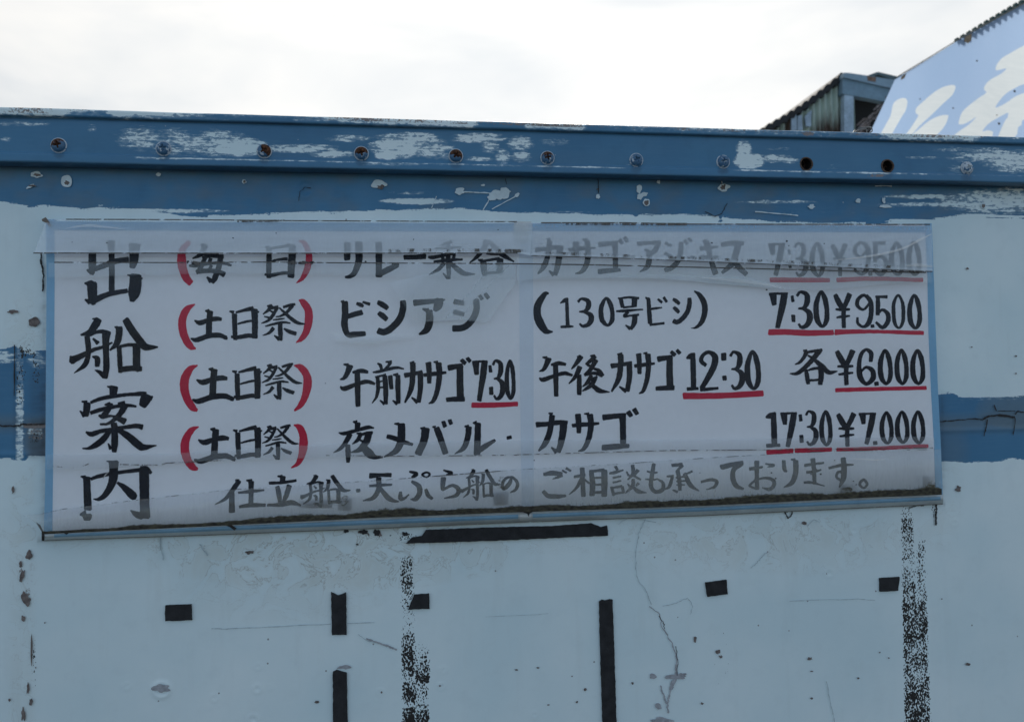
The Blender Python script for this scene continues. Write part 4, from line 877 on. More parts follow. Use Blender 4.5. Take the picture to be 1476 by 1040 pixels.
# third line
CH(raw('92,118,14 130,125,34; 148,130,58 125,190,46 98,235,34 60,250,10; 170,190,22 240,175,40 302,186,28; 62,312,16 100,328,44 200,292,34 290,268,38 362,288,24; 210,190,48 212,300,50 216,480,42', 480, 505, name='go_noon'))
CH(raw('385,110,14 410,128,30 420,165,24; 455,98,14 505,98,30; 498,100,30 480,130,26 438,170,18; 345,188,14 400,180,26 540,148,26 612,158,14; 385,225,34 390,320,36 375,400,26 338,455,8; 365,228,14 430,216,20 455,210,28; 448,220,44 456,330,46 456,460,36; 405,430,12 445,460,32; 400,268,14 440,262,14; 402,320,16 440,316,18; 495,218,40 505,330,36; 520,208,12 560,212,40; 562,215,40 562,320,46 566,455,36; 516,430,12 555,460,32', 480, 505))
CH(raw('665,105,14 700,105,34; 690,108,50 690,200,48 675,330,46 622,450,16; 620,215,44 700,200,36 772,185,34; 755,192,50 756,320,46 740,445,40; 680,405,14 730,445,40', 480, 505, name='ka3'))
CH(raw('785,212,32 880,200,38 978,190,22; 825,105,52 832,200,46 832,280,38; 870,98,12 905,100,30; 912,108,54 920,200,50 905,330,46 870,430,36 828,458,10', 480, 505, name='sa3'))
CH(raw('998,150,54 1060,138,46 1120,130,40; 1098,134,58 1098,280,60 1102,425,64; 982,426,38 1050,420,44 1135,418,46; 1110,80,34 1145,112,38; 1160,64,34 1186,96,34', 480, 505, name='go3'))
CH(put(GL['go_noon'], 640, 78, 936, 430, 670, 500))
CH(raw('970,82,12 1000,85,34; 1005,80,48 965,140,36 922,190,12; 995,170,44 960,250,38 900,316,10; 990,240,38 990,330,44 990,410,40; 1085,75,14 1120,80,36; 1128,78,38 1085,120,34 1048,150,22; 1055,150,18 1105,175,30; 1135,112,44 1085,195,38 1035,240,22; 1035,240,26 1120,225,30 1190,245,36; 1118,185,22 1160,205,36 1190,248,40; 1095,245,34 1060,305,34 1018,342,10; 1065,292,18 1110,275,28 1145,255,22; 1130,268,38 1090,330,40 1018,380,14; 1070,300,18 1120,345,40 1170,378,42 1252,388,8', 670, 500))
for g, b in (('ka3', (60, 76, 252, 424)), ('sa3', (262, 70, 444, 436)), ('go3', (448, 46, 674, 406))): CH(put(GL[g], *b, 870, 495))
# fourth line
CH(raw('172,135,12 205,140,40; 214,145,50 210,200,46; 50,230,12 100,236,34 220,205,30 300,183,36 354,188,12; 148,240,48 110,310,40 60,370,30 3,402,8; 128,335,44 130,410,48 130,485,30; 205,235,14 240,240,34; 240,240,38 215,290,34 168,328,12; 235,248,22 300,232,30 342,228,24; 312,235,58 285,310,60 230,375,46 158,400,12; 222,280,14 258,308,22; 250,345,56 310,405,76 360,438,44 432,443,6', 480, 585))
CH(raw('530,152,12 570,155,30; 592,155,64 592,230,68 585,310,66 540,390,50 442,438,12; 468,260,38 540,280,44 620,312,40 690,332,24', 480, 585))
CH(raw('755,190,14 790,195,40; 802,195,74 785,300,66 735,415,62; 860,178,14 885,182,30; 896,190,56 930,280,56 973,408,54; 952,132,36 970,178,38; 1008,118,36 1022,155,36', 480, 585))
CH(raw('1138,175,14 1170,178,40; 1175,180,54 1165,270,50 1130,360,44 1053,413,8; 1210,145,14 1240,145,40; 1254,148,52 1250,280,58 1245,415,60; 1240,400,42 1310,350,48 1402,294,24', 480, 585))
CH(raw('65,304,30 102,298,32', 720, 580))
for g, b in (('ka', (312, 84, 592, 440)), ('sa3', (622, 84, 864, 424)), ('go', (882, 44, 1208, 414))): CH(put(GL[g], *b, 720, 580))
# bottom line
CH(raw('235,130,16 265,135,34; 268,135,44 215,210,44 150,290,30 58,340,8; 205,235,48 205,320,50 206,405,56; 260,238,20 370,226,30 484,215,16; 330,130,14 375,140,44; 372,140,50 372,230,44 370,340,44; 270,360,26 370,345,38 495,345,28', 300, 670))
CH(raw('600,95,14 640,98,34; 648,98,50 640,150,44; 528,155,26 640,150,28 762,132,24; 598,185,38 612,250,46 622,330,30; 702,175,46 680,250,44 645,335,28; 512,345,24 640,340,38 720,322,46 802,348,16', 300, 670))
CH(put(GL['fune'], 795, 80, 1233, 364, 300, 670))
CH(raw('1282,220,30 1314,219,28', 300, 670))
CH(raw('138,152,50 230,145,34 322,145,40; 135,240,22 230,232,28 330,228,18; 215,170,48 215,260,44 170,340,38 78,368,10; 230,260,34 290,335,48 340,365,34 392,375,10', 510, 660))
CH(raw('480,115,16 540,135,38 503,166,22; 500,200,22 560,240,46 570,300,46 535,352,40 490,355,12; 405,290,24 405,345,44 440,345,24 478,312,12; 622,268,28 642,320,38 680,350,26; 628,122,18 592,142,22 628,164,14 656,140,22 628,122,18', 510, 660))
CH(raw('775,102,14 845,130,34 802,142,12; 775,168,48 768,240,40 762,275,22; 765,275,22 850,235,28 905,268,42 885,320,34 782,346,10', 510, 660))
CH(put(GL['fune'], 925, 90, 1272, 368, 510, 660))
CH(raw('1362,175,24 1345,220,38 1300,262,34 1285,230,28 1310,178,24 1370,165,22 1415,215,30 1400,270,28 1352,297,10', 510, 660))
CH(raw('82,200,30 160,188,44 240,200,40; 240,205,34 200,226,24 158,240,8; 242,164,16 280,186,18; 276,146,22 318,170,20; 78,345,34 120,385,40 200,390,40 275,384,22', 770, 650))
CH(raw('345,222,24 440,202,28; 415,145,44 420,260,42 425,388,42; 410,230,28 370,310,28 303,374,8; 430,240,18 478,278,18; 492,165,40 505,280,50 500,382,46; 500,172,24 605,162,30; 606,165,54 608,280,56 605,388,50; 520,230,18 590,226,18; 520,290,18 590,286,18; 500,358,24 600,352,28', 770, 650))
CH(raw('702,130,28 720,162,24; 650,192,18 700,182,28 772,162,12; 680,230,18 752,215,16; 680,270,18 752,255,16; 668,308,28 690,380,30; 668,316,18 760,302,24; 762,305,28 772,358,28; 690,366,20 778,356,18; 850,120,34 856,190,34 808,246,12; 798,175,14 818,212,22; 898,162,34 870,202,22; 858,210,22 922,246,18; 856,240,28 850,300,34 788,362,10; 808,280,14 828,306,20; 902,275,28 880,300,18; 858,310,24 900,345,38 972,358,10', 770, 650))
CH(raw('1036,108,34 1020,200,38 1010,300,38 1050,350,34 1110,330,38 1112,272,28 1058,235,12; 975,172,14 1020,185,22 1066,182,16; 962,240,12 1020,246,20 1062,240,10', 770, 650))
CH(raw('1190,122,28 1280,114,34; 1285,120,28 1232,172,22; 1240,168,38 1256,250,38 1260,338,30; 1198,335,14 1240,352,24; 1148,216,18 1205,215,24; 1195,220,28 1170,300,30 1128,332,10; 1225,230,16 1312,214,16; 1230,260,14 1312,254,14; 1230,290,12 1302,290,12; 1368,172,20 1300,202,16; 1300,192,34 1350,290,40 1428,345,8', 770, 650))
CH(raw('3,325,22 90,305,28 138,322,32 120,365,28 48,392,8', 1010, 640))
CH(raw('178,178,30 190,205,40; 185,198,48 260,178,44 365,160,40; 352,168,44 285,220,42 280,300,46 310,360,42 370,386,22', 1010, 640))
CH(raw('422,212,32 480,205,28 537,195,18; 486,146,46 485,260,38 488,388,38; 495,290,24 440,338,20 425,360,20 480,384,18; 470,310,14 560,290,24 628,312,32 630,360,34 590,388,30 532,374,12; 560,168,14 632,182,28 578,196,10', 1010, 640))
CH(raw('718,140,34 725,215,36 746,236,18; 780,130,12 815,135,34; 822,140,48 822,240,46 790,330,42 718,373,10', 1010, 640))
CH(raw('898,182,28 980,170,24 1066,160,18; 915,242,26 980,236,24 1042,220,16; 970,125,44 980,240,38 985,342,34; 893,330,22 960,330,24 1072,360,10', 1010, 640))
CH(raw('1108,205,22 1220,180,28 1322,176,12; 1232,118,44 1240,220,50 1232,300,46 1198,372,12; 1242,240,28 1190,240,24 1176,285,24 1222,316,22', 1010, 640))
CH(raw('1408,305,24 1375,345,26 1408,376,20 1440,345,24 1408,305,24', 1010, 640))

# ---- clear film over the lettering --------------------------------------
FILM = film('clear_film', 1.0, gloss=.18, rough=.10)
FLAP = film('cloudy_sheen_film', 1.0, tint=(.86, .95, 1.0), streak=.02, gloss=.8, rough=.2)  # milky diffuse also paints in the sky's reflection
def milk_main(UU, VV, x, y):
    m = np.full(x.shape, .0)
    m += .04 * fbm(x * .006, y * .01, 4)
    m += .06 * np.exp(-((x - 70) / 10) ** 2)
    return m
def film_shape(UU, VV, x, y):
    s = -.0045 * (np.sin(np.pi * np.clip(VV, 0, 1))) ** .6
    s = s * np.clip(np.minimum(UU, 1 - UU) * 30, 0, 1)
    s = s + (fbm(x * .004 + y * .002, y * .010, 3) - .5) * .007 * np.sin(np.pi * VV)
    return s
l_, r_ = (lambda v: edge(OUTL, 316 + v * 440)), (lambda v: edge(OUTR, 322 + v * 396))
sheet('film', lambda v: edge(OUTL, 316 + v * 450) - 1, lambda v: edge(OUTR, 322 + v * 396) + .5, lambda x: vedge_top(x) + 2, lambda x: vedge_bot(x) - 8, 230, 80, YFL + .001, FILM, sign, attrs={'milk': milk_main}, yf=film_shape)
# cloudy folds and painted sky haze: each a layer of its own, a little in front of the last
def layer(name, lx, rx, top, bot, Y, m, nx=120, ny=14, mat=None, yf=None, label=None):
    f = m if callable(m) else (lambda UU, VV, x, y: np.full(x.shape, m))
    o = sheet(name, (lambda v: lx[0] + (lx[1] - lx[0]) * v), (lambda v: rx[0] + (rx[1] - rx[0]) * v), lambda x: lerp(top, x), lambda x: lerp(bot, x), nx, ny, Y, mat or FLAP, sign, attrs={'milk': f}, yf=yf)
    if label: o['label'] = label
    return o
fadeb = lambda a, p=1.0: (lambda UU, VV, x, y: a * np.clip(1 - VV, 0, 1) ** p)
# under the top flap: hem pocket with rubbed lower half
layer('film_fold_haze', (70, 70), (743, 743), [(70, 379), (380, 377), (743, 380)], [(70, 400), (150, 398), (300, 394), (500, 396), (743, 402)], -.0268, fadeb(.13, .5))
layer('film_fold_haze', (745, 745), (1342, 1344), [(745, 380), (1160, 388), (1343, 393)], [(745, 404), (960, 398), (1140, 404), (1343, 408)], -.0268, fadeb(.13, .5))
# sky reflected on the right half, painted as milky sheets with curved lower edge
layer('film_fold_haze', (745, 745), (1335, 1338), [(745, 372), (1335, 380)], [(745, 411), (760, 403), (790, 398.5), (868, 401.5), (928, 402.5), (977, 403), (1031, 409), (1085, 413), (1120, 416.5), (1180, 418), (1240, 413), (1335, 404)], -.0262, .11)
layer('film_fold_haze', (870, 880), (1120, 1125), [(870, 397), (950, 395), (1020, 398), (1080, 399), (1125, 414)], [(870, 399), (950, 401), (1020, 407), (1080, 412), (1125, 416)], -.0272, .22)
# slanting sky reflection in the middle, painted as milky haze
hz = lambda s: (lambda UU, VV, x, y: s * (.55 + .9 * np.clip(fbm((x + y * .9) * .030, (x * .2) * .01, 2) * 1.6 - .5, 0, 1)) * np.clip(UU * 5, 0, 1))
layer('film_fold_haze', (560, 600), (743, 743), [(560, 408), (640, 388), (700, 378), (743, 378)], [(560, 470), (578, 470), (620, 463), (660, 461), (690, 463), (702, 465), (712, 452), (726, 430), (743, 408)], -.0255, hz(.26), 90, 40)
layer('film_fold_haze', (480, 485), (600, 600), [(480, 480), (520, 484), (600, 480)], [(480, 492), (530, 497), (600, 486)], -.0255, lambda UU, VV, x, y: .12 * np.sin(np.pi * UU) * np.sin(np.pi * VV))
# level band above the bottom line
layer('film_fold_haze', (67, 67), (1347, 1348), [(67, 655), (250, 653), (480, 639), (720, 634.5), (966, 633), (1100, 631.5), (1348, 629)], [(67, 676), (120, 677), (235, 670), (300, 664), (480, 659), (700, 656), (960, 650), (1150, 646), (1348, 646)], -.0245, .12, 200, 8)

# top flap
def flap_shape(d0, d1, bulge):
    return lambda UU, VV, x, y: -(d0 + (d1 - d0) * VV + bulge * np.sin(np.pi * VV) * (.75 + .5 * fbm(x * .01, y * .0 + 3, 2))) + (fbm(x * .018, y * .05, 3) - .5) * .0022
def flap_milk(a, b):
    def f(UU, VV, x, y):
        m = a + (b - a) * np.clip((VV - .05) * 2.4, 0, 1)
        m = m + .14 * (fbm(x * .012 + y * .03, y * .05, 4) - .5)
        m = m + .22 * np.exp(-((VV - .97) / .035) ** 2)
        return m
    return f
TOPF = [(66, 316), (745, 321), (1343, 324)]
flapL = layer('top_flap', (67, 49), (768, 764), TOPF, [(48, 364.5), (400, 365), (560, 365), (745, 364.5), (764, 368)], YFL - .002, flap_milk(.30, .46), 180, 26, FLAP, flap_shape(.0, .0125, .0022))
flapR = layer('top_flap', (760, 762), (1343, 1344.5), TOPF, [(760, 368), (880, 371), (1000, 376), (1100, 380), (1344, 391)], YFL - .001, flap_milk(.27, .38), 180, 26, FLAP, flap_shape(.0, .0120, .0020))
# hem of the flap: stitched line
HEM = speckle('dirty_hem', (.05, .045, .04), (.22, .21, .19), 520, (1, 1, .5), 1.0, .06)
dn = lambda a: (lambda UU, VV, x, y: a * (.50 + .95 * fbm(x * .16, y * .02, 3)))
def hem(name, lx, rx, line, w, Y, a, mat=HEM):
    o = sheet(name, lambda v: lx + v * 0, lambda v: rx + v * 0, lambda x: lerp(line, x) - w / 2, lambda x: lerp(line, x) + w / 2, 160, 3, Y, mat, sign, attrs={'dens': dn(a)})
    return o
hem('hem_stitch', 48, 746, [(48, 364.6), (400, 365), (746, 364.6)], 1.8, YFL - .0155, .62)
hem('hem_stitch', 766, 1344, [(760, 368.4), (880, 371.4), (1000, 376.4), (1100, 380.4), (1344, 391.4)], 1.6, YFL - .0145, .60)
hem('hem_stitch', 560, 758, [(560, 361), (640, 360), (758, 361.5)], 4.5, YFL - .0152, .46)
hem('hem_stitch', 762, 1300, [(762, 364), (880, 367.5), (1000, 372.3), (1100, 376), (1300, 385)], 4.0, YFL - .0142, .44)
hem('dirt_crease', 78, 745, [(78, 378), (250, 378.4), (380, 377.6), (480, 378.6), (745, 380)], 1.7, -.0280, .60)
hem('dirt_crease', 745, 1335, [(745, 380), (850, 381.5), (1000, 385), (1150, 388.5), (1200, 390), (1335, 392.5)], 1.8, -.0280, .66)
hem('dirt_crease', 420, 452, [(420, 378), (452, 379)], 5, -.0281, .52)
hem('dirt_crease', 268, 288, [(268, 376), (288, 380)], 5, -.0281, .55)
hem('dirt_crease', 76, 128, [(76, 672), (112, 674), (128, 668)], 1.4, -.0252, .45)
hem('dirt_crease', 173, 320, [(173, 669), (230, 670), (240, 667), (320, 663)], 1.6, -.0252, .5)
hem('dirt_crease', 470, 745, [(470, 656), (600, 657), (745, 655.5)], 1.3, -.0252, .48)
hem('dirt_crease', 745, 1345, [(745, 655), (960, 649), (1090, 648), (1200, 647), (1345, 645)], 1.3, -.0252, .52)
hem('dirt_crease', 95, 745, [(95, 316), (250, 316.5), (420, 318), (745, 319.5)], 1.6, -.0228, .62)
hem('dirt_crease', 780, 1345, [(780, 321), (900, 321), (1000, 323), (1345, 323.5)], 1.8, -.0228, .62)
hem('dirt_crease', 815, 990, [(815, 322.5), (990, 323)], 3.6, -.0229, .52)
hem('dirt_crease', 340, 410, [(340, 319), (410, 318)], 3.0, -.0229, .52)

# bottom flap, folded up in front of the last line
BT = [(22, 743), (60, 740), (90, 733.5), (200, 720), (290, 710), (330, 705.5), (400, 701.5), (433, 699.5), (546, 692), (627, 686), (756, 676), (900, 668), (1016, 660), (1103, 655), (1200, 650), (1348, 647.5)]
BB = [(22, 746), (50, 758), (62, 768), (290, 757), (546, 744), (756, 736), (1016, 727), (1256, 715), (1358, 711)]
def bfm(UU, VV, x, y):
    return np.clip(.11 + .17 * VV + .10 * np.exp(-(VV / .04) ** 2) + .12 * (fbm(x * .012, y * .03, 4) - .5) + .06 * (x > 760), 0, .9)
CLOUD2 = film('yellowed_film', 1.0, tint=(.64, .66, .62), streak=.05, gloss=.8, rough=.22)
sheet('bottom_flap', lambda v: 30 + 30 * v, lambda v: 1356 + 2 * v, lambda x: lerp(BT, x), lambda x: lerp(BB, x), 230, 26, YFL - .0060, CLOUD2, sign, attrs={'milk': bfm},
      yf=lambda UU, VV, x, y: -.0065 * np.sin(np.pi * np.clip(VV, 0, 1)) ** .7 + (fbm(x * .012, y * .04, 3) - .5) * .002)
hem('dirt_crease', 60, 1348, [(a, b - .2) for a, b in BT[1:]], 1.0, YFL - .0068, .47)
hem('dirt_crease', 620, 720, [(620, 686.4), (720, 678.6)], 1.4, YFL - .0074, .62)
# black mould that settled at the bottom of the flap
MOLD = speckle('black_mould', (.012, .010, .007), (.085, .076, .048), 210, (.55, 1, 1.1), .95, .05)
MOLD2 = speckle('brown_slime', (.06, .052, .032), (.17, .16, .11), 170, (.6, 1, 1.0), 1.0, .07)
def moldd(UU, VV, x, y):
    hgt = .14 + .52 * fbm(x * .014, x * .001 + 3, 4) + .05 * ((x > 500) & (x < 1250))
    thick = lerp([(30, .15), (62, .5), (300, .62), (420, .95), (600, .95), (700, 1.05), (760, .8), (900, .95), (1100, 1.0), (1250, .95), (1330, 1.1), (1358, .9)], x)
    f = np.clip((VV - (1 - hgt * thick)) / (hgt * thick * .75), 0, 1.25)
    return f * 1.05
BBm = lambda x: lerp(BB, x) + 1.5
sheet('mould', lambda v: 58 + v * 3, lambda v: 1356.5 + v * 1, lambda x: BBm(x) - 30, BBm, 300, 14, YFL - .0148, MOLD, sign, attrs={'dens': lambda a, b, c, d: moldd(a, b, c, d) * .96})
sheet('mould', lambda v: 58 + v * 3, lambda v: 1356.5 + v * 1, lambda x: BBm(x) - 40, BBm, 300, 14, YFL - .0138, MOLD2, sign, attrs={'dens': lambda a, b, c, d: moldd(a, b, c, d) * .80})
def patch(cx, cy, rx, ry, a, mat=MOLD2):
    o = sheet('mould', lambda v: cx - rx + v * 0, lambda v: cx + rx + v * 0, lambda x: cy - ry + x * 0, lambda x: cy + ry + x * 0, 14, 14, YFL - .0145, mat, sign,
              attrs={'dens': lambda U_, V_, x, y: a * np.clip(1 - ((x - cx) / rx) ** 2 - ((y - cy) / ry) ** 2, 0, 1) ** .4})
patch(722, 694, 11, 34, .42); patch(713, 668, 5, 12, .44); patch(455, 724, 24, 8, .40); patch(497, 722, 10, 14, .5); patch(1342, 700, 12, 14, .52); patch(1222, 706, 12, 8, .46)
# specks stuck on the film
sp = [blob(x, y, r, r * .8, 200 + i, .4, 9) for i, (x, y, r) in enumerate([(336, 343, 1.2), (398, 336, 1), (596, 345, 1), (1026, 350, 1.4), (1134, 347.5, 1.6), (1137, 354, 1), (1105, 417.5, 1.5), (1188, 351, 1), (1112, 681, 1.4), (1118, 689, 1.4), (1177, 676, 1), (1183, 683, 1.6), (1169, 683, 1.2), (1230, 693, 1.2), (1234, 698, 1.2), (1203, 663, 1), (469, 552, .8), (718, 331, 1), (104, 349, .8), (770, 663, 1), (1009, 681, .9), (154, 350, 1), (420, 380, 1.3), (271, 377, 2), (278, 380, 2.2), (270, 379, 1.2), (432, 379, 2.4), (450, 378, 2.4), (527, 377, 1.6)])]
o_ = flats('specks', sp, DARK, -.0365, sign)

# rail under the board: half round tube with a blue core and a white clip
def half_tube(name, xa, xb, top, bot, Yb, dep, mat, v0=0.0, v1=1.0, nx=80, lift=0.0):
    u = np.linspace(xa, xb, nx); rows = []
    ts = np.linspace(v0, v1, 11)
    for t in ts:
        y = np.array([lerp(top, x) * (1 - t) + lerp(bot, x) * t for x in u])
        Y = Yb - dep * math.sin(math.pi * (.04 + .92 * t)) - lift
        rows.append([at(x, yy_, Y) for x, yy_ in zip(u, y)])
    return grid_mesh(name, np.array(rows), mat, sign)
TT = [(60, 766), (90, 764.5), (290, 753.5), (546, 742), (756, 734.8), (1016, 724.5), (1256, 713.5), (1360, 709)]
TB = [(60, 779), (90, 777.5), (290, 771), (546, 761), (756, 752), (1016, 742.5), (1256, 731), (1360, 726)]
half_tube('bottom_rail', 62, 1359.5, TT, TB, -.004, .020, TUBE, nx=160)
half_tube('blue_core', 78, 747, TT, TB, -.004, .020, TUBEBLUE, .34, .70, 90, .0004)
half_tube('blue_core', 768, 1356, TT, TB, -.004, .020, TUBEBLUE, .34, .66, 90, .0004)
half_tube('rail_clip', 749, 766, TT, TB, -.004, .021, CLIP, .02, .86, 6, .0012)
half_tube('rail_dirt', 60, 64, TT, TB, -.004, .021, DARK, .0, 1.0, 3, .001)
hem('dirt_crease', 62, 1359, [(a, b - .6) for a, b in TB], 2.0, -.0080, .70)
tri = [[(318, 753), (330, 753), (341, 761), (338, 764), (331, 759), (322, 755)], [(738, 735), (772, 733.5), (768, 737), (763.5, 740), (762, 744), (760, 740), (752, 737)], [(80, 765), (95, 764), (99, 768), (96, 770), (90, 767)], [(300, 755), (318, 753.5), (312, 757)]]
flats('rail_dirt', tri, DARK, -.0268, sign)
flats('rail_dirt', [[(52, 752), (58, 756), (62, 764), (63.5, 779), (61.5, 779), (60, 766)]], DARK, -.018, sign)
flats('torn_corner', [[(60, 316), (66, 313), (70, 318), (74, 325), (72, 327), (66, 321), (61, 319)]], simple('brown_tape_end', (.2, .17, .14), .8), -.024, sign)
GLINT = film('film_glint', 1.0, tint=(1.0, .97, .92), gloss=1.0, rough=.25)  # specular streaks on the film, painted as pale ribbons
def glints():
    rs = random.Random(3)
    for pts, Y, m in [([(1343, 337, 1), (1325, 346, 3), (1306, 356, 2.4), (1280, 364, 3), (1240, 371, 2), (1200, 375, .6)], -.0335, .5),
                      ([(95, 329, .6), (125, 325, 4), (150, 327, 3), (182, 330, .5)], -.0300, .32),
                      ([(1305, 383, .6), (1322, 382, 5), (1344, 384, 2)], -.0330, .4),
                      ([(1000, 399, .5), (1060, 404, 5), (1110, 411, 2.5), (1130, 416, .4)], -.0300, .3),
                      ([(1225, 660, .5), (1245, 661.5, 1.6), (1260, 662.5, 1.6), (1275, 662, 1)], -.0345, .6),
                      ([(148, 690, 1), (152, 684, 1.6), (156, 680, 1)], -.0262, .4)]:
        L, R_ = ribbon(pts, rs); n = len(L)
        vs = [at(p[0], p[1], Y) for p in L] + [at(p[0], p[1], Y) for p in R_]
        o = mesh('film_glint', vs, [(j, j + 1, n + j + 1, n + j) for j in range(n - 1)], GLINT, sign)
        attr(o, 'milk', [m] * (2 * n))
glints()
def mean_label():
    for o in list(COL.objects):
        if o.name.startswith('top_flap'): o['label'] = 'cloudy top flap of the clear film with painted-in sky sheen and a stitched hem'
        if o.name.startswith('bottom_flap'): o['label'] = 'yellowed bottom flap of the clear film'
mean_label()
# ------------------------------------------------------------------ far shed with rusty corrugated gable
YS = 7.5
def ps(x, y, Y=YS): return at(x, y, Y)
SHEDW = None
def shed_mat():
    q = NT('rusty_green_corrugated_sheet'); c = q.coord(); cv = q.coord((1, 1, .10))
    n = q.noise(cv, 7, 5, .6); n2 = q.noise(c, 14, 6, .6)
    t = q.n('ShaderNodeSeparateXYZ', {0: q.n('ShaderNodeTexCoord').outputs['Object']})
    low = q.step(t.outputs[2], 5.0, 4.35)
    base = q.mix(n2, (.34, .42, .36), (.48, .56, .48))
    r = q.step(q.math('ADD', n, q.math('MULTIPLY', low, .34)), .58, .74)
    base = q.mix(r, base, (.07, .045, .03))
    b = q.bsdf(Base_Color=base, Roughness=.7)
    return q.done(b)
SHM = shed_mat()
FASC = simple('blue_grey_fascia', (.17, .27, .34), .6, var=.2, scale=3)
SHDARK = simple('tarred_roof_sheet', (.02, .022, .024), .85, var=.3, scale=6)
PAT = simple('pale_blue_patch_sheet', (.36, .47, .56), .6, var=.25, scale=6)
RUSTF = simple('rust_stain_sheet', (.22, .14, .10), .8, var=.4, scale=20)
shed = empty('corrugated_shed', (ps(1160, 190)[0], YS + 1.5, 0))
tag(shed, 'old green corrugated shed with rusty gable behind the steel wall, left of the blue billboard', 'shed')
def corr_wall(name, xa, xb, topl, zb, Y, period, amp, mat, parent, n=220):
    us = np.linspace(xa, xb, n); rows = []
    tops = [at(u, float(lerp(topl, u)), Y) for u in us]
    vs = []
    for t in tops:
        yy2 = Y + amp * math.sin(t[0] / period * 2 * math.pi)
        vs += [(t[0], yy2, zb), (t[0], yy2, t[2])]
    fs = [(2 * i, 2 * i + 2, 2 * i + 3, 2 * i + 1) for i in range(n - 1)]
    o = mesh(name, vs, fs, mat, parent, True)
    return o
ROOF = [(1040, 222), (1095, 190.5), (1104, 184), (1135, 166), (1160, 150), (1190, 127), (1213, 108)]
per = (at(1225, 150, YS)[0] - at(1170, 150, YS)[0]) / 6.4
corr_wall('gable_wall', 1040, 1230, [(1040, 229), (1097, 197), (1213, 116), (1218, 128), (1230, 137)], 0, YS, per, .028, SHM, shed)
# roof: wavy sheets laid up the slope, with their cut ends towards us
def roof():
    n = 150; ps_ = []
    for i in range(n):
        u = 1040 + (1216 - 1040) * i / (n - 1)
        p = at(u, float(lerp(ROOF, u)), YS - .07)
        ps_.append(p)
    vs = []
    for i, p in enumerate(ps_):
        h = .034 * abs(math.sin(i / n * math.pi * 17))
        for (dy, dz) in ((0, h), (3.2, h), (3.2, h - .07), (0, h - .09)): vs.append((p[0], p[1] + dy, p[2] + dz))
    fs = []
    for i in range(n - 1):
        for q in range(4):
            a, b = i * 4 + q, (i + 1) * 4 + q; c, d = i * 4 + (q + 1) % 4, (i + 1) * 4 + (q + 1) % 4
            fs.append((a, b, d, c))
    fs += [(0, 1, 2, 3), ((n - 1) * 4 + 3, (n - 1) * 4 + 2, (n - 1) * 4 + 1, (n - 1) * 4)]
    mesh('roof', vs, fs, SHDARK, shed)
roof()
def beam(name, poly, Y0, Y1, mat, parent):
    a = [at(x, y, Y0) for x, y in poly]; n = len(a)
    vs = a + [(p[0], Y1, p[2]) for p in a]
    fs = [tuple(range(n)), tuple(range(2 * n - 1, n - 1, -1))] + [(j, n + j, n + (j + 1) % n, (j + 1) % n) for j in range(n)]
    o = mesh(name, vs, fs, mat, parent)
    bm = bmesh.new(); bm.from_mesh(o.data); bmesh.ops.recalc_face_normals(bm, faces=bm.faces[:]); bm.to_mesh(o.data); bm.free()
    return o
beam('upper_fascia', [(1216, 105), (1222, 105), (1250, 109), (1300, 117), (1300, 130), (1277, 125.5), (1216, 111.5)], YS - .16, YS - .04, simple('upper_fascia_steel', (.23, .34, .42), .55, var=.15, scale=3), shed)
beam('lower_fascia', [(1215, 112), (1277, 126), (1300, 131), (1300, 152), (1262, 144), (1214, 135)], YS - .13, YS - .04, FASC, shed)
beam('rust_stain', [(1250, 109.5), (1263, 111.5), (1262, 118), (1251, 116)], YS - .166, YS - .158, RUSTF, shed)
beam('rear_roof', [(1248, 110), (1264, 104), (1267, 104), (1305, 113), (1305, 122), (1266, 107.5), (1258, 111)], YS + .6, YS + 1.4, simple('rear_roof_sheet', (.09, .14, .16), .7), shed)
beam('corner_post', [(1217, 133), (1230.5, 137), (1230.5, 200), (1217, 200)], YS - .12, YS - .04, PAT, shed)
for pl in ([(1141, 164), (1148, 160), (1149, 188), (1141, 189)], [(1150, 167), (1156, 166), (1157, 188), (1150, 188)], [(1160, 168), (1170, 158), (1169, 182), (1162, 182)]):
    beam('patch_sheet', pl, YS - .06, YS - .035, PAT, shed)
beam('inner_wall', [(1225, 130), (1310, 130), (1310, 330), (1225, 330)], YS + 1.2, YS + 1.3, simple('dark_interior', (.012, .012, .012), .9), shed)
# torn sheeting hanging in the opening
def torn():
    rs = random.Random(5); vs, fs = [], []
    for i in range(60):
        t = rs.random(); s = rs.random()
        x = 1232 + 40 * t; y = 190 - 45 * (t * .85 + .15 * s) + rs.uniform(0, 22) * (1 - t * .4)
        if y < 150 - (x - 1232) * .2: continue
        p = Vector(at(x, y, YS - .05 + rs.uniform(-.1, .1))); b = len(vs); L = rs.uniform(.04, .12)
        d = Vector((.8, 0, .6)) * L; w = Vector((-.3, rs.uniform(-.5, .5), .7)) * L * .25
        vs += [p, p + d, p + d * .9 + w, p + w * .8]; fs.append((b, b + 1, b + 2, b + 3))
    vs = [tuple(v) for v in vs]
    o = mesh('torn_sheeting', vs, fs, simple('torn_plastic', (.22, .19, .18), .8, var=.6, scale=30), shed); o['kind'] = 'stuff'
torn()

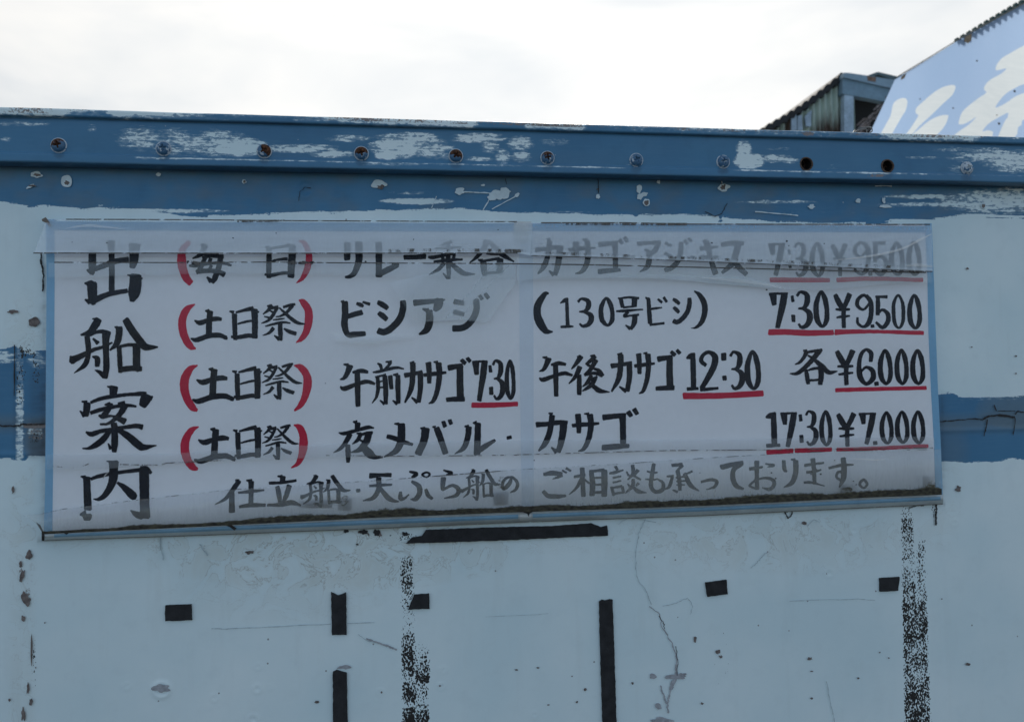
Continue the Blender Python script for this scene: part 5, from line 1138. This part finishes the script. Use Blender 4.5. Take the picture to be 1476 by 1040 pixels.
# ------------------------------------------------------------------ pale blue billboard sheet with a wavy roof sheet over it
YG = 4.2
def billmat():
    q = NT('printed_billboard_sheet'); c = q.coord((1, 1, .35)); n = q.noise(c, 2.0, 4, .5); n2 = q.noise(q.coord(), 60, 4, .6)
    br = q.noise(q.n('ShaderNodeVectorRotate', {'Vector': q.coord((.12, 1, 1)), 'Angle': -.75, 'Axis': (0, 1, 0)}).outputs[0], 45, 4, .6)
    f = q.math('ADD', q.math('MULTIPLY', n, .75), q.math('MULTIPLY', n2, .25))
    blue = q.mix(f, (.27, .40, .60), (.39, .51, .70)); white = q.mix(br, (.54, .60, .63), (.68, .72, .73))
    col = q.mix(q.step(q.attr('print'), .42, .58), blue, white)
    bs = q.bsdf(Base_Color=col, Roughness=.5, Normal=q.bump(n2, .15, .003))
    tl = q.n('ShaderNodeBsdfTranslucent', {'Color': col})
    return q.done(q.n('ShaderNodeMixShader', {0: .5, 1: bs.outputs[0], 2: tl.outputs[0]}))
bh = empty('billboard', (at(1500, 400, YG)[0], YG + .4, 0))
tag(bh, 'pale blue billboard sheet with big white brush lettering, standing behind the rail at right', 'billboard')
EDGE = [(1253, 192), (1230, 245), (1285, 118), (1297, 110), (1330, 90), (1395, 49), (1476, 5), (1560, -42), (1700, -120)]
def bend(x, z): return .035 * math.sin(x * 3.1 + z * 1.3) + .015 * math.sin(x * 9 - z * 3)
def bb(x, y, dy=0.0):
    p = at(x, y, YG); return (p[0], YG + bend(p[0], p[2]) + dy, p[2])
# the lettering: outlines of the broad brush strokes, close-up measure 5.2 from x 1240
SHAPES = []
def brush(pts): SHAPES.append([(1240 + x / 5.2, y / 5.2) for x, y in pts])
def smoothp(P, k=3):
    n = len(P); out = []
    for i in range(n):
        p0, p1, p2, p3 = P[i - 1], P[i], P[(i + 1) % n], P[(i + 2) % n]
        for s in range(k):
            t = s / k
            out.append(tuple(.5 * (2 * p1[q] + (p2[q] - p0[q]) * t + (2 * p0[q] - 5 * p1[q] + 4 * p2[q] - p3[q]) * t * t + (3 * p1[q] - p0[q] - 3 * p2[q] + p3[q]) * t ** 3) for q in (0, 1)))
    return out
brush(smoothp([(250, 765), (300, 752), (325, 775), (315, 840), (285, 890), (215, 1020), (190, 1090), (110, 1090), (165, 960), (205, 880), (220, 800)]))
brush(smoothp([(712, 640), (690, 710), (620, 775), (520, 870), (430, 950), (330, 1060), (300, 1080), (290, 1060), (350, 980), (410, 890), (415, 875), (392, 855), (400, 820), (450, 775), (540, 700), (630, 650)]))
brush(smoothp([(640, 868), (650, 880), (620, 950), (560, 1020), (490, 1090), (300, 1090), (420, 980), (500, 915), (580, 875)]))
big = [(1240, 335), (1160, 380), (1090, 420), (1050, 460), (1030, 500), (1040, 520), (1120, 500), (1080, 540), (990, 590), (945, 630), (930, 670), (950, 692), (880, 740), (800, 800), (750, 850), (728, 905), (725, 942), (790, 925), (860, 880), (800, 940), (700, 1010), (640, 1090), (850, 1090), (900, 1000), (960, 930), (1060, 870), (1150, 828), (1110, 900), (1050, 1020), (1020, 1090), (1160, 1090), (1200, 980), (1260, 880), (1300, 860), (1300, 690), (1210, 700), (1120, 760), (1030, 800), (1070, 740), (1120, 690), (1200, 640), (1300, 600), (1420, 560), (1420, 260)]
brush(smoothp(big, 3))
brush(smoothp([(880, 1010), (950, 978), (1000, 980), (1005, 1000), (970, 1090), (860, 1090)]))
def inside(poly, X, Y):
    r = np.zeros(X.shape, bool); n = len(poly)
    for i in range(n):
        (x1, y1), (x2, y2) = poly[i], poly[(i + 1) % n]
        if y1 == y2: continue
        c = ((y1 > Y) != (y2 > Y)) & (X < (x2 - x1) * (Y - y1) / (y2 - y1) + x1)
        r ^= c
    return r
def panel():
    topl = [(1285, 118), (1288, 114.5), (1297, 110), (1330, 90), (1395, 50), (1476, 6), (1560, -40), (1720, -128)]
    us = np.concatenate([np.linspace(0, .46, 300), np.linspace(.46, 1, 60)[1:]]); vs_ = np.concatenate([np.linspace(0, .60, 280), np.linspace(.6, 1, 30)[1:]])
    U, V = np.meshgrid(us, vs_)
    ybot = 460; xl_t, xl_b = 1285, 1285 - (460 - 118) * .43
    xt = xl_t + (1720 - xl_t) * U; yt = lerp(topl, xt); xb = xl_b + (1720 - xl_b) * U
    X = xt + (xb - xt) * V; Y = yt + (ybot - yt) * V
    d = np.stack([(X - PW / 2) / FPX, -(Y - PH / 2) / FPX, -np.ones_like(X)], 2) @ RM.T
    P = CP + ((YG - CP[1]) / d[..., 1])[..., None] * d
    P[..., 1] += .035 * np.sin(P[..., 0] * 3.1 + P[..., 2] * 1.3) + .015 * np.sin(P[..., 0] * 9 - P[..., 2] * 3)
    m = np.zeros(X.shape)
    for k, (ox, oy) in enumerate([(-.3, -.3), (.3, -.3), (-.3, .3), (.3, .3)]):
        mk = np.zeros(X.shape, bool)
        for p in SHAPES: mk |= inside(p, X + ox, Y + oy)
        m += mk / 4
    o = grid_mesh('sign_sheet', P, billmat(), bh)
    attr(o, 'print', m)
panel()
BOLT = simple('rusted_bolt', (.10, .09, .08), .8)
for (x, y, r) in [(882, 452, 8), (425, 757, 6), (172, 742, 6), (686, 816, 7), (1060, 918, 11), (1190, 668, 11), (1040, 856, 5)]:
    X, Yb, Z = bb(1240 + x / 5.2, y / 5.2); R = r / 5.2 * .0052
    vs = [(X, Yb - .012, Z)] + [(X + R * math.cos(a), Yb - .003, Z + R * math.sin(a)) for a in np.linspace(0, 6.283, 9)[:-1]]
    mesh('bolt', vs, [(0, 1 + (j + 1) % 8, 1 + j) for j in range(8)], BOLT, bh)
# rust at the sheet's edges
RE = simple('edge_rust', (.30, .22, .14), .8, var=.4, scale=40)
for P_ in ([(1394, 50), (1404, 45), (1403, 55), (1398, 60), (1393, 57)], [(1293, 113), (1300, 108.5), (1297, 116), (1292, 118)]):
    mesh('edge_rust', [bb(x, y + 1.2, -.008) for x, y in P_], [tuple(range(len(P_)))], RE, bh)
def edge_bar():
    pts = [bb(x, y - .6, -.006) for x, y in [(1286, 117), (1297, 110), (1330, 90), (1395, 50), (1476, 6), (1720, -128)]]
    vs, fs = [], []
    for p in pts: vs += [(p[0], p[1] - .004, p[2]), (p[0], p[1] + .02, p[2]), (p[0], p[1] + .02, p[2] + .008), (p[0], p[1] - .004, p[2] + .008)]
    for i in range(len(pts) - 1):
        for q in range(4): fs.append((i * 4 + q, i * 4 + (q + 1) % 4, (i + 1) * 4 + (q + 1) % 4, (i + 1) * 4 + q))
    mesh('edge_strip', vs, fs, simple('weathered_edge', (.26, .24, .2), .8), bh)
edge_bar()
# corrugated roof sheet whose wavy end shows over the board
def roof2():
    n = 420; P0 = Vector(at(1380, 60, YG + .05)); P1 = Vector(at(1720, -127, YG + .05)); D = P1 - P0; L = D.length; D.normalize(); N = Vector((-D.z, 0, D.x))
    vs = []
    w = .062
    for i in range(n):
        s = i / (n - 1) * L; lift = min(1, s / .55)
        h = .012 + .018 * math.sin(s / w * 2 * math.pi) + .020 * lift
        p = P0 + D * s
        for (dy, dh) in ((.0, 0), (.03, 0), (.03, -.035), (.0, -.02)): q = p + N * (h + dh); vs.append((q.x, q.y + dy, q.z))
    fs = []
    for i in range(n - 1):
        for q in range(4): a, b = i * 4 + q, (i + 1) * 4 + q; c, d = i * 4 + (q + 1) % 4, (i + 1) * 4 + (q + 1) % 4; fs.append((a, b, d, c))
    mesh('roof', vs, fs, simple('dark_green_roof_sheet', (.02, .065, .06), .55, var=.2, scale=8), bh)
roof2()
for (x0_, x1_) in ((1560, 1568), (1700, 1708)):
    beam('post', [(x0_, -30), (x1_, -30), (x1_, 470), (x0_, 470)], YG + .12, YG + .2, SHDARK, bh)

# ------------------------------------------------------------------ bit of rope and wire caught on the rail
def tube(name, pts, r, mat, parent=None, n=8):
    pts = [Vector(p) for p in pts]; vs, fs = [], []
    for i, p in enumerate(pts):
        t = (pts[min(i + 1, len(pts) - 1)] - pts[max(i - 1, 0)]).normalized()
        a = t.cross(Vector((0, 1, .1))).normalized(); b = t.cross(a)
        for j in range(n): ang = j / n * 6.28318; vs.append(tuple(p + (a * math.cos(ang) + b * math.sin(ang)) * r))
    for i in range(len(pts) - 1):
        for j in range(n): fs.append((i * n + j, i * n + (j + 1) % n, (i + 1) * n + (j + 1) % n, (i + 1) * n + j))
    return mesh(name, vs, fs, mat, parent, True)
WIRE = simple('grey_wire', (.16, .16, .16), .5, .6)
wl = tube('wire_loop', [at(x, y, Y) for x, y, Y in [(1229, 192, .03), (1232, 188, .01), (1237, 185, .0), (1244, 183.8, .0), (1250, 183, .0), (1255, 183.2, .005), (1257, 186, .01), (1257, 189.5, .01), (1254, 191, .012)]], .0013, WIRE)
tag(wl, 'thin grey wire loop lying on top of the blue rail near the billboard', 'wire')
wl2 = tube('wire_loop', [at(x, y, Y) for x, y, Y in [(1233, 190, .02), (1237, 187.5, .012), (1243, 186, .01), (1248, 185.6, .01), (1250, 188, .01), (1249, 191, .012)]], .0011, WIRE, wl)
wl2.name = 'inner_strand'
